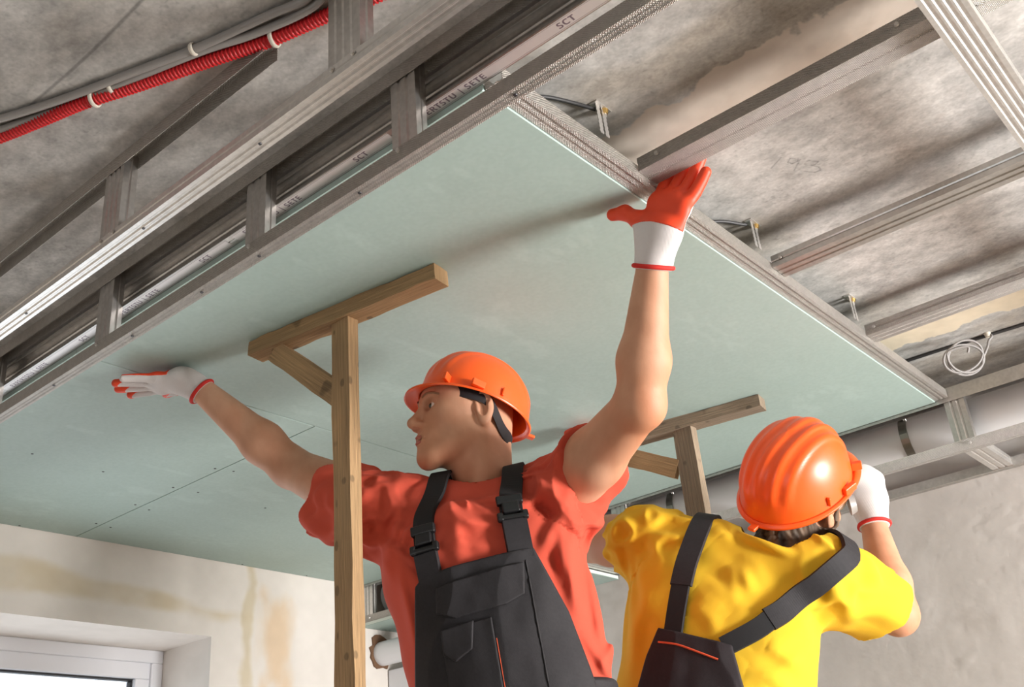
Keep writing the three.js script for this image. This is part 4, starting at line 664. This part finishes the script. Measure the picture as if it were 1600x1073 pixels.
  for (const [p, w, h, tilt] of W.buckles || []) {
    const q = project(skinOf, F.world(...p), 0.006), n = gradAt(skinOf, q), up = norm3(vadd(F.Y, F.X, tilt)), S = norm3(cross3(up, n)), U = cross3(n, S), m = new THREE.Matrix4().makeBasis(new THREE.Vector3(...S), new THREE.Vector3(...U), new THREE.Vector3(...n)).setPosition(q[0], q[1] + EYE, q[2]);
    const gs = []; const add = (x, y, a, b, c, z = 0.004) => { const g = new RoundedBoxGeometry(a, b, c, 2, Math.min(a, b, c) * 0.3); g.translate(x, y, z); gs.push(g.index ? g.toNonIndexed() : g); };
    add(0, 0.021, w * 1.08, 0.02, 0.012); add(0, 0.002, w * 0.72, 0.024, 0.013); add(-w * 0.5, -0.017, 0.012, 0.018, 0.012); add(w * 0.5, -0.017, 0.012, 0.018, 0.012); add(0, -0.02, w * 1.0, 0.009, 0.012);
    const g = mergeGeometries(gs); g.applyMatrix4(m); part('buckle', g, M.blackPlastic, t, 'black plastic brace buckle');
  }
  W.gloves(t); hardHat(W.hatLabel, W.hatFrame, W.tuck, W.hatK); return t;
}
const rotX = (Z, X, a) => norm3(vadd(Z.map(q => q * Math.cos(a)), cross3(X, Z).map(q => -q), Math.sin(a)));
function headFrame(o, Z) { Z = norm3(Z); const X = norm3(cross3([0, 1, 0], Z)), Y = cross3(Z, X); return frame(o, X, Y, Z); }
const ortho = (F, N, right) => { F = norm3(F); N = norm3(vadd(N, F, -dot3(F, N))); return { F, N, T: right ? cross3(F, N) : cross3(N, F) }; };
const X_ = norm3([0.56, 0, 0.83]);
{ // the worker in the coral shirt
  const Y = norm3(vadd([0, 1, 0], X_, -0.1)), F = frame([1.527, 0.655, -1.357], norm3(vadd(X_, Y, -dot3(X_, Y))), Y, cross3(norm3(vadd(X_, Y, -dot3(X_, Y))), Y));
  const HF = headFrame([1.517, 0.84, -1.352], [-0.885, 0.105, -0.455]), hp = 0.2, hz = norm3(vadd(HF.Z.map(q => q * Math.cos(hp)), HF.Y, Math.sin(hp))), hat = frame(HF.world(0, 0.021, -0.016), HF.X, cross3(hz, HF.X), hz);
  const sL = [1.631, 0.655, -1.203], sR = [1.423, 0.668, -1.511];
  const band = (lx, ly) => lx;
  const poly = (pts) => (x, y) => { let d = -1e9; for (let i = 0; i < pts.length; i++) { const [ax, ay] = pts[i], [bx, by] = pts[(i + 1) % pts.length], l = Math.hypot(bx - ax, by - ay); d = Math.max(d, ((by - ay) * (x - ax) - (bx - ax) * (y - ay)) / l); } return d; };   // convex, counter-clockwise
  const folds = []; for (const [ax, ay, bx, by, w = 0.011, a = 0.007, c = 0] of [[-0.03, -0.01, 0.03, -0.1, 0.012, 0.011, 0.012], [-0.02, -0.005, 0.075, -0.075, 0.01, 0.009, 0.01], [-0.035, -0.01, -0.01, -0.13, 0.013, 0.008], [0.0, -0.02, 0.1, -0.05, 0.009, 0.007], [-0.16, -0.03, -0.07, -0.12, 0.012, 0.008, -0.01], [-0.17, -0.06, -0.1, -0.2, 0.012, 0.009, -0.01], [-0.14, -0.1, -0.13, -0.3, 0.01, 0.007], [0.19, -0.06, 0.12, -0.16, 0.012, 0.008], [0.2, -0.09, 0.17, -0.28, 0.012, 0.01, 0.01], [0.215, -0.12, 0.2, -0.36, 0.011, 0.009], [0.18, -0.08, 0.15, -0.22, 0.01, 0.006], [0.23, -0.2, 0.22, -0.42, 0.012, 0.01], [0.13, 0.0, 0.19, -0.08, 0.012, 0.009], [0.12, -0.03, 0.2, -0.14, 0.01, -0.006], [-0.12, 0.0, -0.17, -0.1, 0.012, 0.008], [-0.05, -0.1, 0.06, -0.14, 0.012, 0.005], [0.24, -0.3, 0.19, -0.38, 0.012, 0.008], [0.17, -0.3, 0.22, -0.43, 0.01, 0.007]]) folds.push({ ax, ay, bx, by, w: w * 1.15, a, c, s: 1 });
  buildWorker({ folds,
    label: 'worker in a coral T-shirt and black bib overalls, both arms raised', F, HF, sL, sR, eL: [1.501, 0.722, -0.914], eR: [1.391, 0.828, -1.762], wL: [1.416, 0.958, -0.787], wR: [1.216, 1.032, -1.896], neck: [1.55, 0.645, -1.35],
    cutL: 0.36, tiltL: 0.55, cutR: 0.46, slL: 0.074, slR: 0.084, sagL: 0.012, sagR: 0.026, loose: [[0.02, -0.33, 0], [0.162, 0.24, 0.118]], neckR: 0.068, collarH: 0.012, collarLean: 0, foldK: 1.35,
    pulls: [[sL, 2.6, 0.36, 0.006], [sR, 2.6, 0.36, 0.006], [F.world(-0.03, 0.0, 0.07), 2.6, 0.24, 0.005]], drape: 0.003, slant: 3, shirt: M.coral, shirtLabel: 'coral red T-shirt', cloth: M.overall, clothLabel: 'black work overalls', waist: 0.385, side: 1, bibTop: -0.13, bibLabel: 'black bib with flap pockets',
    bib: (x, y) => Math.max(poly([[-0.09, -0.158], [-0.113, -0.175], [-0.17, -0.5], [0.19, -0.5], [0.172, -0.37], [0.155, -0.27], [0.115, -0.148]].slice())(x, y), y + 0.153 - x * 0.09),
    patches: [['pocket_flap', 0.021, 0.004, poly([[0.094, -0.175], [-0.072, -0.19], [-0.078, -0.235], [-0.045, -0.252], [0.05, -0.246], [0.085, -0.232]]), 'wide pocket flap'], ['pocket', 0.0185, 0.004, poly([[0.02, -0.262], [-0.075, -0.268], [-0.078, -0.5], [0.02, -0.5]])], ['pocket_flap', 0.024, 0.004, poly([[-0.012, -0.262], [-0.074, -0.268], [-0.076, -0.31], [-0.055, -0.325], [-0.022, -0.31]]), 'small pocket flap'], ['seam', 0.0165, 0.003, poly([[0.099, -0.17], [0.0955, -0.17], [0.0945, -0.5], [0.098, -0.5]])]],
    straps: [['brace', [[-0.079, -0.175, 0.14], [-0.083, -0.1, 0.14], [-0.078, -0.04, 0.11], [-0.055, 0.02, 0.07], [-0.045, 0.06, 0.0], [-0.05, 0.02, -0.08], [-0.03, -0.1, -0.13]], 0.043, 0.0035, 0.004, M.elastic, 'black elastic brace'], ['brace', [[0.089, -0.158, 0.14], [0.089, -0.1, 0.14], [0.087, -0.05, 0.12], [0.098, 0.02, 0.07], [0.1, 0.06, 0.0], [0.08, 0.02, -0.08], [0.03, -0.1, -0.13]], 0.045, 0.0035, 0.004, M.elastic, 'black elastic brace'],
      ['brace_tab', [[-0.079, -0.185, 0.14], [-0.083, -0.12, 0.14]], 0.047, 0.006, 0.006, M.overall], ['brace_tab', [[0.09, -0.165, 0.14], [0.09, -0.09, 0.14]], 0.05, 0.006, 0.006, M.overall]],
    buckles: [[[-0.082, -0.095, 0.14], 0.045, 0.05, 0], [[0.088, -0.065, 0.14], 0.047, 0.05, 0]],
    threads: [[[[-0.05, -0.322, 0.15], [-0.045, -0.314, 0.15], [-0.038, -0.309, 0.15]], 0.0022], [[[0.022, -0.3, 0.15], [0.022, -0.36, 0.15], [0.022, -0.46, 0.15]], 0.0007]],
    hatLabel: 'orange hard hat worn by the worker in the coral shirt', hatFrame: hat, hatK: 0.87, tuck: 0.055,
    gloves: t => {
      glove({ wrist: [1.416, 0.958, -0.787], arm: norm3(vsub([1.501, 0.722, -0.914], [1.416, 0.955, -0.789])), ...ortho([0.02, 0.84, 0.54], [-0.9, 0.1, 0.05], false), curl: [[-0.25, 0.1, 0.1], [-0.3, 0.1, 0.1], [-0.25, 0.15, 0.1], [-0.2, 0.15, 0.1]], spread: 0.16, thumb: [[0.98, 0.25, 0.1], [0.95, -0.25, 0.0]], size: 0.98 }, t, 'white knit glove with orange palm gripping the rail', (a, b, n) => Math.max(0.036 - b - 0.15 * Math.max(0, a), -0.002 - n - 0.0 - 0.6 * Math.max(0, b - 0.08)));
      glove({ wrist: [1.216, 1.034, -1.896], arm: norm3(vsub([1.391, 0.828, -1.762], [1.218, 1.028, -1.895])), ...ortho([-0.62, 0.02, -0.78], [0.0, 1, 0.0], true), curl: [0.02, 0.02, 0.0, -0.04], spread: 0.3, thumb: [[0.6, 0.8, 0.0], [0.5, 0.85, 0.0]], size: 0.9 }, t, 'white knit glove with orange palm pressed flat on the board', (a, b, n) => Math.max(0.045 - b, 0.001 - n - 0.5 * Math.max(0, b - 0.145)));
    },
  });
}
{ // the worker in the yellow shirt, seen from behind
  const X0 = norm3([-0.33, 0.34, -0.88]), Y0 = [0.2, 0.92, 0.34], Y = norm3(vadd(Y0, X0, -dot3(X0, Y0))), F = frame([2.03, 0.555, -1.068], X0, Y, cross3(X0, Y));
  const HF = frame([2.104, 0.667, -0.912], [0.045, 0.561, -0.826], [-0.745, 0.57, 0.346], [0.665, 0.601, 0.444]), hat = frame(HF.world(0, 0.04, -0.006), HF.X, HF.Y, HF.Z);
  const sL = [1.955, 0.63, -1.23], sR = [2.075, 0.5, -0.9], eL = [2.07, 0.70, -1.5], eR = [2.31, 0.425, -0.84];
  const poly = (pts) => (x, y) => { let d = -1e9; for (let i = 0; i < pts.length; i++) { const [ax, ay] = pts[i], [bx, by] = pts[(i + 1) % pts.length], l = Math.hypot(bx - ax, by - ay); d = Math.max(d, ((by - ay) * (x - ax) - (bx - ax) * (y - ay)) / l); } return d; };
  const folds = []; for (const [ax, ay, bx, by, w = 0.011, a = 0.008, c = 0] of [[0.03, 0.04, -0.1, -0.04, 0.012, 0.011, 0.015], [0.01, 0.02, -0.11, -0.07, 0.012, 0.009, 0.015], [-0.02, 0.05, -0.13, 0.02, 0.009, 0.009, 0.01], [0.035, -0.02, -0.1, -0.1, 0.014, 0.01, 0.012], [0.02, -0.07, -0.09, -0.13, 0.011, 0.007, -0.01], [0.03, -0.11, -0.05, -0.15, 0.012, 0.007], [0.035, -0.14, -0.04, -0.19, 0.011, 0.008, 0.008], [0.09, 0.04, 0.13, -0.1, 0.011, 0.008, 0.01], [0.11, 0.03, 0.16, -0.12, 0.011, 0.009], [0.09, -0.05, 0.15, -0.25, 0.013, 0.008], [0.14, -0.1, 0.13, -0.32, 0.012, 0.008], [-0.18, -0.06, -0.1, -0.2, 0.013, 0.009, 0.01], [-0.2, -0.1, -0.1, -0.23, 0.012, 0.009, 0.01], [-0.23, -0.08, -0.14, -0.26, 0.013, 0.01, 0.012], [-0.13, -0.19, -0.2, -0.21, 0.01, 0.008], [-0.1, -0.25, -0.2, -0.27, 0.011, 0.008, 0.012], [-0.11, -0.29, -0.2, -0.33, 0.012, 0.009, 0.012], [-0.22, -0.02, -0.27, -0.1, 0.011, 0.009, 0.01], [-0.2, -0.05, -0.28, -0.07, 0.01, 0.008], [0.16, 0.02, 0.2, -0.05, 0.01, 0.008], [-0.05, -0.03, -0.08, -0.09, 0.009, 0.006], [-0.02, -0.04, -0.06, -0.12, 0.009, 0.006]]) folds.push({ ax, ay, bx, by, w: w * 1.6, a, c, s: -1 });
  buildWorker({ folds,
    label: 'worker in a yellow T-shirt and dark overalls seen from behind, face to the wall', F, HF, sL, sR, eL, eR, wL: [2.15, 0.93, -1.515], wR: [2.345, 0.66, -0.857], neck: [2.05, 0.528, -0.98], wide: 1.02, hair: 0.006, hairLabel: 'short brown hair at the nape',
    cutL: 0.1, cutR: 0.7, slL: 0.074, slR: 0.083, sagL: 0.012, sagR: 0.012, loose: [[-0.03, -0.3, -0.01], [0.172, 0.24, 0.128]], neckR: 0.088, collarH: 0.022, collarLean: -0.45, foldK: 0.85,
    pulls: [[sL, 2.6, 0.38, 0.006], [sR, 2.2, 0.42, 0.007], [F.world(-0.04, 0.03, -0.05), 2.0, 0.3, 0.003]], drape: 0.003, slant: -4, shirt: M.yellow, shirtLabel: 'yellow T-shirt', cloth: M.overallBrown, clothLabel: 'dark brown-black work overalls', waist: 0.4, side: -1, bibTop: -0.18, bibLabel: 'dark back panel of the overalls',
    bib: (x, y) => poly([[-0.07, -0.208], [0.082, -0.203], [0.094, -0.26], [0.12, -0.5], [-0.2, -0.5], [-0.115, -0.3]].reverse())(x, y),
    patches: [],
    straps: [['brace', [[0.045, -0.22, -0.14], [0.052, -0.16, -0.14], [0.058, -0.1, -0.14]], 0.04, 0.0035, 0.004, M.elastic, 'black elastic brace'], ['brace', [[0.056, -0.11, -0.14], [0.058, -0.06, -0.13], [0.057, -0.01, -0.11], [0.056, 0.05, -0.07], [0.055, 0.09, 0.0], [0.06, 0.05, 0.07]], 0.047, 0.005, 0.004, M.overall, 'padded dark brace'],
      ['brace', [[-0.052, -0.215, -0.14], [-0.108, -0.162, -0.14], [-0.135, -0.13, -0.14]], 0.04, 0.0035, 0.004, M.elastic, 'black elastic brace'], ['brace', [[-0.125, -0.14, -0.14], [-0.15, -0.113, -0.13], [-0.185, -0.05, -0.09], [-0.2, 0.0, -0.04], [-0.2, 0.03, 0.02], [-0.18, 0.0, 0.08]], 0.047, 0.005, 0.004, M.overall, 'padded dark brace']],
    threads: [[[[0.069, -0.232, -0.15], [0.03, -0.231, -0.15], [-0.01, -0.237, -0.15], [-0.049, -0.243, -0.15]], 0.0022]],
    hatLabel: 'orange ribbed hard hat worn by the worker in the yellow shirt', hatFrame: hat, hatK: 0.97, tuck: -0.012,
    gloves: t => {
      glove({ wrist: [2.347, 0.664, -0.857], arm: norm3(vsub(eR, [2.345, 0.66, -0.857])), ...ortho([-0.05, 0.97, 0.06], [0.75, 0.0, -0.65], true), curl: [[0.7, 1.0, 0.6], [1.25, 1.4, 0.9], [1.35, 1.4, 0.9], [1.35, 1.4, 0.9]], spread: 0.02, thumb: [[0.45, 0.8, 0.5], [0.1, 0.9, 0.5]], size: 0.98 }, t, 'white knit glove closed beside the hard hat', (a, b, n) => Math.max(0.05 - b, 0.004 - n));
      glove({ wrist: [2.152, 0.935, -1.517], arm: norm3(vsub(eL, [2.15, 0.93, -1.515])), ...ortho([0.5, 0.85, 0.0], [0.2, 0.1, -1], false), curl: [0.5, 0.5, 0.5, 0.5], spread: 0.05, size: 0.95 }, t, 'white knit glove raised behind the coral sleeve', (a, b, n) => Math.max(0.045 - b, 0.0 - n));
      const c = HF.world(-0.03, -0.07, 0.098), n = norm3(vadd(HF.Z, HF.X, -0.9)); const m = part('dust_mask', (() => { const f = (x, y, z) => { const p = HF.loc(x, y, z); return smax(ell([0, -0.055, 0.088], [0.046, 0.045, 0.036])(...p), -p[2] + 0.07, 0.004); }; const b = HF.world(0, -0.055, 0.09); return netMesh(f, b.map(q => q - 0.075), b.map(q => q + 0.075), 0.004); })(), M.pvc, t, 'grey dust mask');
      const q = HF.world(-0.045, -0.075, 0.1); part('mask_filter', disc(new THREE.Vector3(q[0], q[1] + EYE, q[2]), new THREE.Vector3(...n), 0.026, 0.014), M.greyConduit, m);
    },
  });
}
renderer.render(scene, camera);
